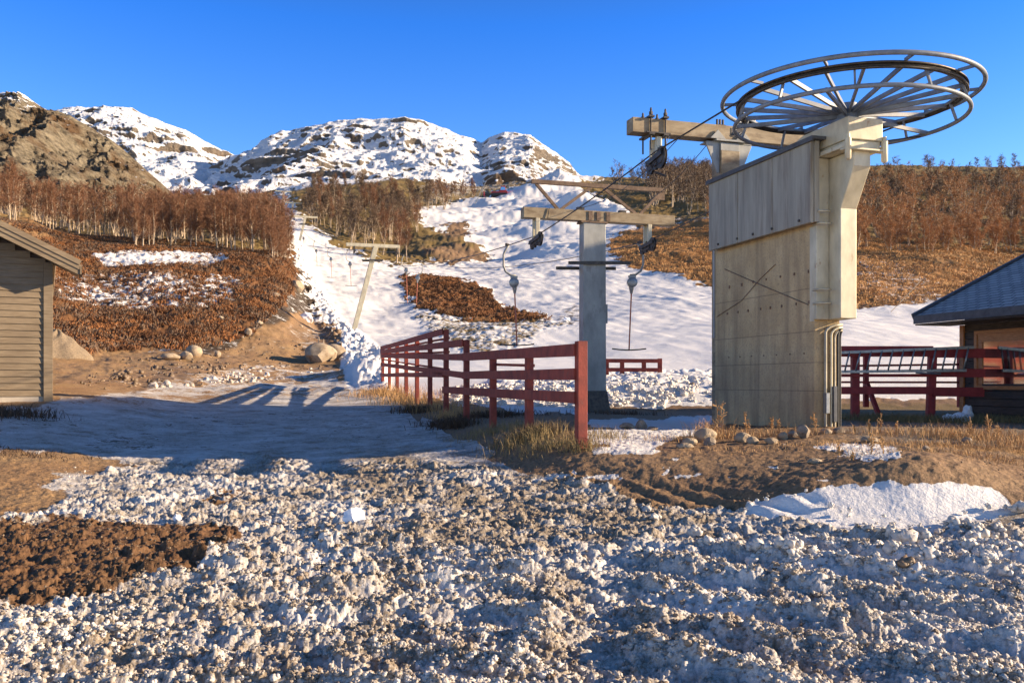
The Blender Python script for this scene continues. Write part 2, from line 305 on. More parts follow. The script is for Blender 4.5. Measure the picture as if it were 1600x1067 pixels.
    c = mixc(nt, ramp(nt, n2, [(.35, (.5, .5, .5)), (.5, (0, 0, 0))]), c, (.2, .15, .10))
    for z in (.78, 1.2, 1.66, 2.3, .13):   # board joints run level round the pillar
        a = mth(nt, 'ABSOLUTE', mth(nt, 'SUBTRACT', sx.outputs[2], z)); k = mth(nt, 'LESS_THAN', a, .007)
        c = mixc(nt, mth(nt, 'MULTIPLY', k, .55), c, (.12, .09, .06))
    nt.links.new(c, b.inputs['Base Color']); b.inputs['Roughness'].default_value = .9; bump(nt, b, mth(nt, 'ADD', n2, n1), .5, .012); M['concrete'] = m
    simple('panel', (.24, .22, .17), (.36, .33, .255), 2.5, .55, .15, .12, .004, c3=(.15, .105, .07), c3t=(.50, .78), sc3=2.2, stretch=(3, 3, .35))
    simple('steel', (.45, .40, .28), (.62, .56, .40), 3, .5, .2, .15, .004, c3=(.30, .16, .07), c3t=(.63, .75), sc3=4, stretch=(1.5, 1.5, .8))
    simple('steel_dull', (.22, .225, .21), (.36, .36, .33), 2.2, .55, .2, .2, .004, c3=(.12, .10, .09), c3t=(.56, .72), sc3=1.6, stretch=(1.2, 1.2, .6))
    simple('wheel_paint', (.12, .14, .17), (.20, .225, .255), 8, .55, 0, .15, .003, c3=(.2, .15, .11), c3t=(.66, .76), sc3=7)
    simple('rope', (.03, .028, .026), (.06, .055, .05), 60, .45, .5, .5, .005)
    simple('dark_iron', (.035, .032, .03), (.10, .085, .07), 12, .5, .5, .3, .004)
    simple('beam_rust', (.20, .145, .08), (.34, .27, .17), 5, .65, .1, .3, .006, c3=(.13, .085, .05), c3t=(.52, .7), sc3=3, stretch=(.7, .7, 2))
    simple('truss_rust', (.10, .06, .035), (.20, .13, .085), 9, .7, .1, .3, .006)
    simple('galv', (.22, .235, .25), (.33, .34, .35), 14, .4, .6, .2, .003)
    simple('red_wood', (.16, .027, .019), (.31, .052, .031), 5, .7, 0, .5, .006, stretch=(1, 1, 1), c3=(.16, .09, .07), c3t=(.6, .72), sc3=9)
    simple('red_wood2', (.22, .020, .022), (.36, .036, .038), 5, .65, 0, .4, .006, c3=(.12, .04, .04), c3t=(.62, .74), sc3=8)
    simple('red_rod', (.42, .10, .05), (.55, .17, .10), 20, .6)
    simple('orange_wood', (.36, .14, .045), (.5, .22, .08), 9, .5, 0, .2, .004, stretch=(1, 1, 5))
    simple('dark_wood', (.035, .025, .020), (.08, .055, .042), 6, .7, 0, .4, .006, stretch=(1, 1, 6))
    simple('fascia', (.045, .048, .055), (.085, .09, .10), 5, .5, 0, .2, .004)
    simple('rock', (.16, .12, .085), (.40, .32, .24), 7, .85, 0, .6, .02, c3=(.14, .09, .05), c3t=(.58, .7), sc3=5)
    simple('pale_rock', (.27, .20, .13), (.44, .35, .24), 3, .85, 0, .6, .03, c3=(.20, .13, .07), c3t=(.58, .68), sc3=2)
    simple('gravel_heap', (.19, .14, .09), (.34, .26, .17), 20, .9, 0, .8, .03)
    simple('bark', (.30, .22, .14), (.54, .43, .31), 3, .8, 0, .3, .02, c3=(.10, .07, .045), c3t=(.56, .66), sc3=6)
    simple('twig', (.125, .056, .026), (.225, .100, .046), .9, .8, 0, 0, .01)
    simple('twig_gold', (.28, .130, .048), (.46, .24, .10), .6, .8, 0, 0, .01)
    simple('twig_dark', (.085, .055, .036), (.17, .105, .062), .5, .8, 0, 0, .01)
    simple('straw', (.36, .20, .075), (.55, .33, .14), 5, .8, 0, 0, .01)
    simple('straw_green', (.16, .12, .045), (.30, .21, .09), 5, .8, 0, 0, .01)
    simple('heather', (.05, .030, .018), (.11, .06, .03), 5, .8, 0, 0, .01)
    simple('heather_rust', (.075, .031, .012), (.30, .120, .036), .35, .85, 0, 0, .01)
    simple('straw_slope', (.28, .14, .045), (.56, .31, .115), .3, .85, 0, 0, .01)
    simple('cat_red', (.45, .03, .02), (.5, .04, .03), 2, .35)
    simple('conduit', (.30, .27, .20), (.42, .38, .29), 6, .55, .2)
    simple('black_rubber', (.02, .02, .02), (.04, .04, .04), 8, .6)
    simple('plaster', (.35, .3, .25), (.45, .4, .32), 3, .9)
    m, nt, b = nmat('glass'); b.inputs['Base Color'].default_value = (.55, .55, .55, 1); b.inputs['Metallic'].default_value = 1; b.inputs['Roughness'].default_value = .06; M['glass'] = m
    # weathered lap siding, greyish brown
    m, nt, b = nmat('siding'); v = ocoord(nt, (1.2, 1.2, 14)); n1 = noise(nt, 2.2, 7, v, .65); n2 = noise(nt, 1.2, 5, ocoord(nt))
    c = ramp(nt, n1, [(.3, (.15, .108, .064)), (.7, (.28, .215, .14))]); c = mixc(nt, ramp(nt, n2, [(.4, (0, 0, 0)), (.7, (.6, .6, .6))]), c, (.13, .095, .06))
    nt.links.new(c, b.inputs['Base Color']); b.inputs['Roughness'].default_value = .85; bump(nt, b, n1, .5, .006); M['siding'] = m
    # roof shingles
    m, nt, b = nmat('shingle'); v = ocoord(nt); bt = NN(nt, 'ShaderNodeTexBrick'); nt.links.new(ocoord(nt, (1, 1, 1), 'UV'), bt.inputs['Vector'])
    bt.inputs['Scale'].default_value = 1; bt.inputs['Brick Width'].default_value = .33; bt.inputs['Row Height'].default_value = .17; bt.inputs['Mortar Size'].default_value = .018
    bt.inputs['Color1'].default_value = (.30, .30, .30, 1); bt.inputs['Color2'].default_value = (.48, .475, .465, 1); bt.inputs['Mortar'].default_value = (.03, .035, .045, 1)
    c = mixc(nt, ramp(nt, noise(nt, 25, 5, v), [(.4, (0, 0, 0)), (.65, (.5, .5, .5))]), bt.outputs[0], (.30, .31, .33))
    nt.links.new(c, b.inputs['Base Color']); b.inputs['Roughness'].default_value = .7
    bump(nt, b, mth(nt, 'SUBTRACT', 1.0, bt.outputs['Fac']), .7, .01); M['shingle'] = m
make_mats()
# ------------------------------------------------------------------ object helpers
def tag(o, label=None, cat=None, group=None, kind=None):
    if label: o['label'] = label
    if cat: o['category'] = cat
    if group: o['group'] = group
    if kind: o['kind'] = kind
    return o
def empty(name, loc, label=None, cat=None, group=None):
    o = bpy.data.objects.new(name, None); COL.objects.link(o); o.location = loc; o.empty_display_size = .2
    return tag(o, label, cat, group)
def mesh_np(name, V, Fc, mat, parent=None, smooth=True):
    me = bpy.data.meshes.new(name); V = np.ascontiguousarray(V, dtype=np.float32); Fc = np.ascontiguousarray(Fc, dtype=np.int32)
    k = Fc.shape[1]; me.vertices.add(len(V)); me.vertices.foreach_set('co', V.ravel())
    me.loops.add(Fc.size); me.loops.foreach_set('vertex_index', Fc.ravel())
    me.polygons.add(len(Fc)); me.polygons.foreach_set('loop_start', np.arange(len(Fc), dtype=np.int32)*k)
    me.update(calc_edges=True)
    if smooth: me.polygons.foreach_set('use_smooth', np.ones(len(Fc), bool))
    me.materials.append(mat); o = bpy.data.objects.new(name, me); COL.objects.link(o)
    if parent: o.parent = parent
    return o
def vcol(o, name, A):
    a = o.data.color_attributes.new(name, 'FLOAT_COLOR', 'POINT')
    B = np.ones((len(A), 4), np.float32); B[:, :A.shape[1]] = A; a.data.foreach_set('color', B.ravel())
class MB:
    def __init__(s): s.v = []; s.f = []
    def add(s, vs, fs):
        n = len(s.v); s.v += [tuple(v) for v in vs]; s.f += [tuple(n+i for i in f) for f in fs]; return s
    def hexa(s, c):                        # 8 corners: bottom 4, top 4
        return s.add(c, [(3, 2, 1, 0), (4, 5, 6, 7), (0, 1, 5, 4), (1, 2, 6, 5), (2, 3, 7, 6), (3, 0, 4, 7)])
    def box(s, a, b):
        return s.hexa([(a[0], a[1], a[2]), (b[0], a[1], a[2]), (b[0], b[1], a[2]), (a[0], b[1], a[2]), (a[0], a[1], b[2]), (b[0], a[1], b[2]), (b[0], b[1], b[2]), (a[0], b[1], b[2])])
    def beam(s, p, q, w, h, up=(0, 0, 1)):
        p = Vector(p); q = Vector(q); d = (q-p).normalized(); up = Vector(up)
        if abs(d.dot(up)) > .98: up = Vector((0, 1, 0))
        r = d.cross(up).normalized()*w/2; t = r.cross(d).normalized()*h/2
        return s.hexa([p-r-t, p+r-t, q+r-t, q-r-t, p-r+t, p+r+t, q+r+t, q-r+t])
    def tube(s, pts, rad, n=8, closed=False, cap=True):
        pts = [Vector(p) for p in pts]; m = len(pts); rs = rad if isinstance(rad, (list, tuple)) else [rad]*m
        vs = []; ref = None
        for i, p in enumerate(pts):
            a = pts[i-1] if (i or closed) else p; b = pts[(i+1) % m] if (i < m-1 or closed) else p
            d = (b-a).normalized()
            if ref is None:
                ref = d.cross(Vector((0, 0, 1)))
                if ref.length < .1: ref = d.cross(Vector((0, 1, 0)))
            ref = (ref-d*ref.dot(d)).normalized(); o2 = d.cross(ref)
            for k in range(n):
                t = 2*math.pi*k/n; vs.append(p+(ref*math.cos(t)+o2*math.sin(t))*rs[i])
        fs = []
        for i in range(m if closed else m-1):
            j = (i+1) % m
            for k in range(n): fs.append((i*n+k, i*n+(k+1) % n, j*n+(k+1) % n, j*n+k))
        if cap and not closed: fs += [tuple(range(n))[::-1], tuple((m-1)*n+k for k in range(n))]
        return s.add(vs, fs)
    def ring(s, c, R, r, n=96, k=8, fz=1.0, tilt=0):
        c = Vector(c); return s.tube([c+Vector((R*math.cos(2*math.pi*i/n), R*math.sin(2*math.pi*i/n), 0)) for i in range(n)], r, k, closed=True)
    def prism(s, poly, A, B):              # poly points extruded between two maps A(p), B(p)
        n = len(poly); vs = [A(p) for p in poly]+[B(p) for p in poly]
        fs = [tuple(range(n))[::-1], tuple(range(n, 2*n))]+[(i, (i+1) % n, n+(i+1) % n, n+i) for i in range(n)]
        return s.add(vs, fs)
    def lathe(s, c, axis, prof, n=20):     # prof: (offset along axis, radius)
        c = Vector(c); ax = Vector(axis).normalized(); r = ax.cross(Vector((0, 0, 1)))
        if r.length < .1: r = ax.cross(Vector((0, 1, 0)))
        r.normalize(); t = ax.cross(r); m = len(prof)
        vs = [c+ax*p[0]+(r*math.cos(2*math.pi*k/n)+t*math.sin(2*math.pi*k/n))*p[1] for p in prof for k in range(n)]
        fs = [(i*n+k, i*n+(k+1) % n, (i+1)*n+(k+1) % n, (i+1)*n+k) for i in range(m-1) for k in range(n)]
        return s.add(vs, fs+[tuple(range(n))[::-1], tuple((m-1)*n+k for k in range(n))])
    def build(s, name, mat, parent=None, smooth=False, bevel=0, loc=None):
        me = bpy.data.meshes.new(name); off = Vector((0, 0, 0))
        if parent is not None: off = wloc(parent)
        if loc is not None: off = Vector(loc)
        me.from_pydata([tuple(Vector(v)-off) for v in s.v], [], s.f); me.materials.append(M[mat] if isinstance(mat, str) else mat)
        bm = bmesh.new(); bm.from_mesh(me); bmesh.ops.recalc_face_normals(bm, faces=bm.faces); bm.to_mesh(me); bm.free()
        if smooth:
            for p in me.polygons: p.use_smooth = True
        me.update(); o = bpy.data.objects.new(name, me); COL.objects.link(o)
        if parent is not None: o.parent = parent
        elif loc is not None: o.location = loc
        if smooth == 'auto':
            e = o.modifiers.new('edges', 'EDGE_SPLIT'); e.split_angle = math.radians(40)
        if bevel:
            b = o.modifiers.new('bevel', 'BEVEL'); b.width = bevel; b.segments = 2; b.limit_method = 'ANGLE'
        return o
def wloc(o):
    v = Vector((0, 0, 0))
    while o is not None: v = v+Vector(o.location); o = o.parent
    return v
def copy_tree(o, parent=None):
    c = o.copy(); COL.objects.link(c); c.parent = parent
    for ch in [k for k in KIDS.get(o.name, [])]: copy_tree(ch, c)
    return c
KIDS = {}
def kids(o): KIDS[o.name] = list(o.children); return o
# ================================================================== SETTING
bu = lambda q, r: np.sqrt(np.clip(1-(q/r)**2, 0, 1))
def near_relief(x_, d_, pxn, yn, L):       # frozen lumps and wheel ridges of the near yard
    w1, c1 = worley(x_/.085, d_/.085, 3); w2, c2 = worley(x_/.042+7, d_/.042, 4); w3, c3 = worley(x_/.17+3, d_/.17, 6)
    big = fbm(x_*1.1, d_*1.1, 4, 8)
    w5, c5 = worley(x_/.021+3, d_/.021, 7)
    lum = .017*bu(w1, .72)*(.1+c1)+.014*bu(w2, .72)*(.1+c2)+.009*bu(w5, .75)*c5+.024*bu(w3, .6)*(c3 > .6)*c3+.05*(fbm(x_*13, d_*13, 4, 33)-.5)
    rid = ridges(x_, d_, pxn, yn)
    return L*(lum*(.75+1.1*fbm(x_*2.5, d_*2.5, 3, 15))+rid*.10+.06*(big-.5))+.012*(fbm(x_*9, d_*9, 4, 12)-.5)+.024*(fbm(x_*3, d_*3, 3, 13)-.5)
def ridges(x_, d_, pxn, yn):
    warp = fbm(x_*.6, d_*.6, 3, 31)
    za = sst(-30, 60, sdf(pxn, yn, [(330, 840), (620, 800), (840, 860), (900, 960), (860, 1300), (-200, 1300), (-100, 960)]))
    zb = sst(-30, 60, sdf(pxn, yn, [(980, 860), (1300, 830), (1650, 800), (1650, 1300), (950, 1300)]))
    pa = (d_+.13*(x_+1.2)**2)/.40+warp*1.6; pb = (d_*.62+x_*.40)/.42+warp*1.6
    rid = za*(.5+.5*np.sin(pa*2*math.pi))**1.2+zb*(.5+.5*np.sin(pb*2*math.pi))**1.2
    return rid*np.clip(.35+1.1*fbm(x_*1.8, d_*1.8, 3, 44), 0, 1)
def make_ground():
    xin = np.linspace(-30, 1630, 960); xl = np.linspace(-900, -34, 70); xr = np.linspace(1634, 2500, 70)
    xs = np.concatenate([xl, xin, xr])
    d1 = 1/np.linspace(1/3.2, 1/22.0, 620); d2 = np.linspace(22, 125, 560)[1:]; d3 = np.geomspace(125, 425, 190)[1:]
    Ds = np.concatenate([d1, d2, d3]); PX, D = np.meshgrid(xs, Ds); X = (PX-800)/F*D
    Z = gz(PX, D); y = HZ-F*(Z-EYE)/D
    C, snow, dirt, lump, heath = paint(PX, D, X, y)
    nr = D < 24
    # fine relief: frozen clods and wheel ridges near, heather cushions and lumpy snow far
    dz = np.zeros_like(Z)
    x_, d_ = X[nr], D[nr]; L = lump[nr]
    pxn = PX[nr]; yn = y[nr]; dn = near_relief(x_, d_, pxn, yn, np.maximum(L, .26*(snow[nr] > .5)*(yn < 760)+.06)); warp = fbm(x_*.6, d_*.6, 3, 31)
    dn = dn+(1-L)*.045*np.clip(1-snow[nr], 0, 1)*(fbm(x_*11, d_*11, 5, 16)-.3)
    dz[nr] = dn
    # wheel marks down the berm
    bm_ = sst(-20, 20, sdf(pxn, yn, [(980, 752), (1150, 765), (1280, 775), (1260, 800), (1150, 804), (1000, 790)]))
    dz[nr] -= bm_*.045*(.5+.5*np.sin((x_*1.0+d_*.55)/.30*2*math.pi+warp*5))*fbm(x_*2, d_*2, 3, 88)*1.5
    fr = ~nr; x_, d_ = X[fr], D[fr]; he = heath[fr]; sc = np.clip(d_/60, .6, 3)
    w1, c1 = worley(x_/.34, d_/.42, 51); w2, c2 = worley(x_/.8, d_/.9, 52)
    cush = .10*bu(w1, .75)*(.2+c1)+.08*bu(w2, .7)*(.2+c2)+.30*(fbm(x_*2.4, d_*2.4, 4, 53)-.5)
    f1 = fbm(x_*.10, d_*.10, 5, 55)-.5; f2 = fbm(x_*.9, d_*.9, 4, 56)-.5
    sn = np.clip(snow[fr], 0, 1)
    pst = ridged(x_*.5+d_*.12, d_*.16, 4, 57)-.6
    dzf = he*cush*np.clip(d_/45, .4, 1.6)+f1*np.clip((d_-24)/40, 0, 1)*2.2*np.clip(d_/100, .3, 2)+f2*(.22-.15*sn)*np.clip(d_/60, .3, 2)+sn*pst*.13*np.clip((d_-30)/60, 0, 1.2)+(1-he)*(1-sn)*.30*(fbm(x_*1.6, d_*1.6, 4, 59)-.5)+sn*.012*np.sin((x_+.30*d_)*5)*np.clip((d_-34)/20, 0, 1)*fbm(x_*.2, d_*.05, 2, 58)
    # bands of thrown-up snow clods along the lift track and the bank behind the tower
    pf, yf = PX[fr], y[fr]
    edge = np.maximum(sst(-9, 4, sdf(pf, yf, [(445, 380), (470, 395), (500, 460), (545, 520), (600, 560), (605, 604), (560, 600), (505, 520), (470, 440)])),
                      sst(-8, 8, sdf(pf, yf, [(930, 585), (1125, 582), (1125, 645), (930, 645), (760, 640), (760, 600)])))
    w3, c3 = worley(x_/.5, d_/.5, 61); w4, c4 = worley(x_/.22, d_/.22, 62)
    dzf = dzf+edge*(.26*bu(w3, .75)*(.2+c3)+.12*bu(w4, .7)*c4)*np.clip(d_/40, .6, 1.4)
    # thrown up pile at the foot of the lift track, snow heaps up the piste
    Xf = x_
    for (hx, hy, hd, hr, hh) in HEAPS:
        q = P(hx, hy, hd); r2 = ((Xf-q.x)/hr)**2+((d_-hd)/(hr*1.2))**2
        dzf = dzf+hh*np.exp(-r2*1.3)*(.85+.5*fbm(Xf*.5, d_*.5, 3, 70))
    rise = ((d_-24)/6).clip(0, 1); dz[fr] = dzf*rise
    Z = Z+dz
    n0, n1 = Z.shape; idx = np.arange(n0*n1).reshape(n0, n1)
    Fc = np.stack([idx[:-1, :-1], idx[:-1, 1:], idx[1:, 1:], idx[1:, :-1]], -1).reshape(-1, 4)
    o = mesh_np('ground', np.stack([X, D, Z], -1).reshape(-1, 3), Fc, M['ground']); tag(o, kind='structure')
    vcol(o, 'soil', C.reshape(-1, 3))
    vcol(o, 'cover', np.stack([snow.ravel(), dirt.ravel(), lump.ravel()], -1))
    # the yard goes on behind the camera
    g = mesh_np('ground_behind', np.array([(-60, -50, -.35), (60, -50, -.35), (60, 6, -.05), (-60, 6, -.05)]), np.array([(0, 1, 2, 3)]), M['snow']); tag(g, kind='structure')
    return o
HEAPS = [(588, 566, 41, 2.0, .75), (560, 585, 39, 1.8, .4), (868, 292, 262, 9, 5.5), (900, 330, 200, 6, 3.0), (940, 335, 190, 5, 3.4), (965, 345, 180, 4, 2.2), (880, 360, 160, 5, 2.2), (850, 388, 128, 4, 1.6), (830, 345, 175, 5, 1.2), (905, 395, 125, 4, 1.5), (765, 310, 240, 8, 1.5), (830, 300, 250, 8, 2.4)]
ground = make_ground()

def mountain(name, sil, base_y, D0, D1, amp, mat, seed, cov, veg, nx=560, ny=230, back=.5, fq=1.0, pw=1.0):
    xs_ = np.linspace(sil[0][0], sil[-1][0], nx); top = np.interp(xs_, [p[0] for p in sil], [p[1] for p in sil])
    s = np.concatenate([np.linspace(0, 1, ny), 1+np.linspace(0, back, 50)[1:]])
    PX, SS = np.meshgrid(xs_, s); TT = np.tile(top, (len(s), 1))
    f = np.clip(SS, 0, 1); y = base_y+(TT-base_y)*f
    D = D0+(D1-D0)*(f**pw); Z = EYE+(HZ-y)/F*D; D = np.where(SS > 1, D1+(SS-1)*(D1-D0)*2.2, D); Zt = EYE+(HZ-TT)/F*D1
    Z = np.where(SS > 1, Zt*(1-(SS-1)**1.3*1.5), Z); X = (PX-800)/F*np.minimum(D, D1+0*D); X = (PX-800)/F*D
    fr = fq/D1; 
    a = (ridged((X+D*.25)*fr*15, (Z*1.5+D*.35)*fr*6, 6, seed, .55) if mat == 'cliff' else ridged(X*fr*9, (D*.5+Z*1.2)*fr*9, 6, seed, .52))-.62; b = ridged(X*fr*34, (D*.5+Z*1.5)*fr*34, 5, seed+9, .55)-.62
    edge = np.minimum(1, np.minimum(SS/.12, 1)); env = np.sin(np.clip(f, 0, 1)*math.pi*.8+.25)
    fade = np.where(f > .85, .25+.75*(1-f)/.15, 1)
    Z = Z+(a*amp+b*amp*.33)*edge*np.where(SS > 1, .5, fade); D2 = D-(a*amp*1.3+b*amp*.6)*edge
    n0, n1 = Z.shape; idx = np.arange(n0*n1).reshape(n0, n1)
    Fc = np.stack([idx[:-1, :-1], idx[:-1, 1:], idx[1:, 1:], idx[1:, :-1]], -1).reshape(-1, 4)
    o = mesh_np(name, np.stack([X, D2, Z], -1).reshape(-1, 3), Fc, M[mat]); tag(o, kind='structure')
    c = cov(PX, y); v = veg(PX, y)
    vcol(o, 'cover', np.stack([c.ravel(), v.ravel(), 0*c.ravel()], -1)); return o
one = lambda a, k: np.full(a.shape, float(k))
mountain('mountain_centre', [(200, 300), (300, 285), (372, 240), (430, 212), (480, 200), (530, 190), (580, 189), (632, 183), (660, 191), (700, 206), (752, 228), (765, 219), (790, 212), (828, 214), (845, 228), (880, 250), (912, 280), (960, 300), (1060, 330)],
         330, 420, 1000, 20, 'mountain', 3,
         lambda x, y: .60-.45*sst(-20, 20, sdf(x, y, [(415, 262), (440, 235), (520, 240), (560, 262), (640, 275), (560, 300), (420, 300)]))-.42*sst(-15, 15, sdf(x, y, [(752, 250), (800, 236), (860, 245), (930, 290), (880, 310), (740, 300)]))+.15*sst(-20, 30, sdf(x, y, [(560, 190), (660, 190), (752, 232), (740, 265), (600, 240)])),
         lambda x, y: .25+.5*sst(265, 300, y))
mountain('mountain_left', [(-200, 230), (0, 200), (85, 178), (130, 170), (165, 168), (210, 174), (250, 190), (290, 203), (330, 226), (372, 246), (400, 262), (430, 285), (480, 310)],
         320, 620, 1350, 30, 'mountain', 23, lambda x, y: .52+.25*sst(225, 290, y)-.3*sst(-15, 15, sdf(x, y, [(330, 238), (400, 256), (380, 270), (330, 258)])), lambda x, y: one(x, .3))
mountain('rocky_hill', [(-500, 60), (-200, 100), (0, 136), (40, 152), (62, 165), (100, 182), (150, 205), (195, 236), (230, 268), (262, 296), (300, 330), (340, 350)],
         372, 180, 400, 14, 'cliff', 41, lambda x, y: .5+.75*sst(40, -25, y-np.interp(x, [-500, 0, 62, 150, 262], [60, 150, 172, 190, 250]))*sst(120, 40, x), lambda x, y: .5+.5*sst(-20, 20, sdf(x, y, [(-100, 170), (60, 175), (200, 250), (60, 225), (-100, 200)])), pw=.8)
# ------------------------------------------------------------------ clods of snow
def ico():
    bm = bmesh.new(); bmesh.ops.create_icosphere(bm, subdivisions=2, radius=1); bm.verts.ensure_lookup_table()
    V = np.array([v.co[:] for v in bm.verts]); Fc = np.array([[v.index for v in f.verts] for f in bm.faces]); bm.free(); return V, Fc
IV, IF = ico()
def ico1():
    bm = bmesh.new(); bmesh.ops.create_icosphere(bm, subdivisions=1, radius=1); bm.verts.ensure_lookup_table()
    V = np.array([v.co[:] for v in bm.verts]); Fc = np.array([[v.index for v in f.verts] for f in bm.faces]); bm.free(); return V, Fc
JV, JF = ico1()
def clods(name, n, xr, dr, poly, rmin, rmax, tint, label, seed, powr=2.6, kids_=6):
    r = np.random.default_rng(seed); u = r.random(n); D = 1/(1/dr[0]+(1/dr[1]-1/dr[0])*u**.8) if dr[1] < 30 else dr[0]+(dr[1]-dr[0])*u
    px = xr[0]+(xr[1]-xr[0])*r.random(n); X = (px-800)/F*D; rad = rmin+(rmax-rmin)*r.random(n)**powr
    z = gz(px, D); y = HZ-F*(z-EYE)/D; nearby = dr[1] < 20; m = sdf(px, y, poly) > 0
    if nearby:
        z = z+near_relief(X, D, px, y, np.ones_like(X)); rd = ridges(X, D, px, y); dens = fbm(X*1.7, D*1.7, 4, 77); za_ = sst(-30, 60, sdf(px, y, [(330, 840), (620, 800), (840, 860), (900, 960), (860, 1300), (-200, 1300), (-100, 960)])); dens = dens-.10*za_; fine = sst(620, 480, px)*sst(820, 780, y)
        m &= (r.random(n) < .03+.85*rd**1.6+1.7*np.clip(dens-.46, 0, 1)) & (r.random(n) > .55*fine); rad = rad*(1-.45*fine)
    px, D, z, X, y, rad = px[m], D[m], z[m], X[m], y[m], rad[m]; n = len(px)
    C, snow, dirt, lump, he = paint(px, D, X, y); keep = (snow > .35+.3*r.random(n)) | (r.random(n) < .45*(tint > .5)); px, D, z, X, rad, dirt, snow = [q[keep] for q in (px, D, z, X, rad, dirt, snow)]; n = len(px)
    rad = np.where(snow < .35, rad*.55, rad)
    zone = fbm(X*.8+4, D*.8, 3, 79); dd = np.clip(dirt*(.25+1.5*r.random(n))+1.6*(zone-.42), 0, 1)*tint
    c = np.array([[.72, .675, .615]])*(1-dd[:, None])+np.array([[.235, .19, .145]])*dd[:, None]; dk = (r.random(n) < .02*tint) | (snow < .45); c = np.where(dk[:, None], np.array([[.15, .100, .058]])*(.6+.8*r.random((n, 1))), c)
    def put(bV, bF, X, D, z, rad, jit, nv):
        n = len(X); va = np.stack([bV*(1+jit*(r.random((len(bV), 1))-.5)*2)*np.array([1, r.uniform(.7, 1.2), r.uniform(.7, 1.05)]) for _ in range(nv)])
        base = va[r.integers(0, nv, n)]*rad[:, None, None]; a = r.random(n)*6.283; ca, sa = np.cos(a)[:, None], np.sin(a)[:, None]
        V = np.stack([base[..., 0]*ca-base[..., 1]*sa+X[:, None], base[..., 0]*sa+base[..., 1]*ca+D[:, None], base[..., 2]+z[:, None]], -1).reshape(-1, 3)
        return V, (bF[None]+(np.arange(n)*len(bV))[:, None, None]).reshape(-1, 3)
    bury = .12 if nearby else .35; V1, F1 = put(IV, IF, X, D, z+rad*bury, rad*.86, .38, 24); k = kids_
    th = r.random((n, k))*6.283; el = np.arcsin(-.1+1.0*r.random((n, k))); rr = rad[:, None]
    Xk = (X[:, None]+rr*.85*np.cos(el)*np.cos(th)).ravel(); Dk = (D[:, None]+rr*.85*np.cos(el)*np.sin(th)).ravel(); zk = ((z+rad*bury)[:, None]+rr*.7*np.sin(el)).ravel(); rk = (rr*(.22+.38*r.random((n, k)))).ravel()
    V2, F2 = put(JV, JF, Xk, Dk, zk, rk, .35, 24)
    o = mesh_np(name, np.concatenate([V1, V2]), np.concatenate([F1, F2+len(V1)]), M['clod'], smooth=False); tag(o, label, 'snow clods', kind='stuff')
    ck = np.repeat(c, k, 0)*(.9+.2*r.random((n*k, 1)))
    vcol(o, 'tint', np.concatenate([np.repeat(c, len(IV), 0), np.repeat(ck, len(JV), 0)])); return o
clods('snow_clods', 80000, (-260, 1640), (3.9, 12.2), [(-260, 724), (400, 716), (850, 738), (1000, 795), (1150, 812), (1300, 800), (1500, 800), (1660, 800), (1660, 1200), (-260, 1200)], 5e-3, .025, 1.0, 'frozen dirty white snow clods strewn over the whole foreground', 5, 2.6, 4)
bs_ = clods('soil_crumbs', 9000, (580, 1660), (7.6, 12.6), [(600, 645), (700, 690), (830, 745), (1000, 790), (1150, 802), (1240, 780), (1330, 745), (1450, 730), (1660, 770), (1660, 700), (1300, 715), (1000, 715), (880, 720), (760, 690)], .004, .020, .8, 'small stones and soil crumbs on the brown bank below the pillar', 16, 2.6, 3); bs_['category'] = 'gravel'
ts_ = clods('track_stones', 5000, (100, 560), (26, 60), [(90, 610), (200, 560), (330, 550), (400, 510), (470, 470), (520, 540), (540, 590), (300, 605)], .02, .16, .8, 'loose stones along the ditch and the gravel track', 17, 3.2, 2); ts_['category'] = 'stones'
so_ = clods('soil_clods', 20000, (-300, 420), (4.9, 8.6), [(-300, 812), (150, 815), (300, 832), (360, 862), (300, 905), (190, 935), (60, 960), (-300, 960)], .004, .022, 1.0, 'loose brown churned gravel crumbs on the bare ground at left', 15, 2.0, 4); so_['category'] = 'gravel'
gs_ = clods('gravel_crumbs', 6000, (-60, 240), (7.8, 12.5), [(-60, 700), (0, 706), (125, 708), (215, 726), (110, 765), (40, 800), (-60, 815)], .003, .014, .6, 'fine tan gravel lying on the sunny ground at the left picture edge', 18, 2.5, 2); gs_['category'] = 'gravel'
clods('snow_clods', 900, (1000, 1640), (6, 9.5), [(1000, 800), (1150, 808), (1300, 790), (1640, 790), (1640, 940), (1000, 880)], .03, .075, .3, 'larger clean white snow clods along the foot of the snow mound', 6, 2)
clods('snow_clods', 1500, (690, 1130), (24.5, 30), [(690, 585), (1130, 582), (1130, 642), (690, 640)], .03, .13, .1, 'white snow clods on the ploughed snow bank behind the lift tower', 8, 2.2)
clods('snow_clods', 3500, (440, 640), (38, 90), [(445, 380), (470, 395), (500, 460), (545, 520), (605, 560), (608, 604), (555, 600), (505, 520), (470, 440)], .07, .30, .1, 'white snow clods pushed up along the left edge of the lift track', 9, 2.2)
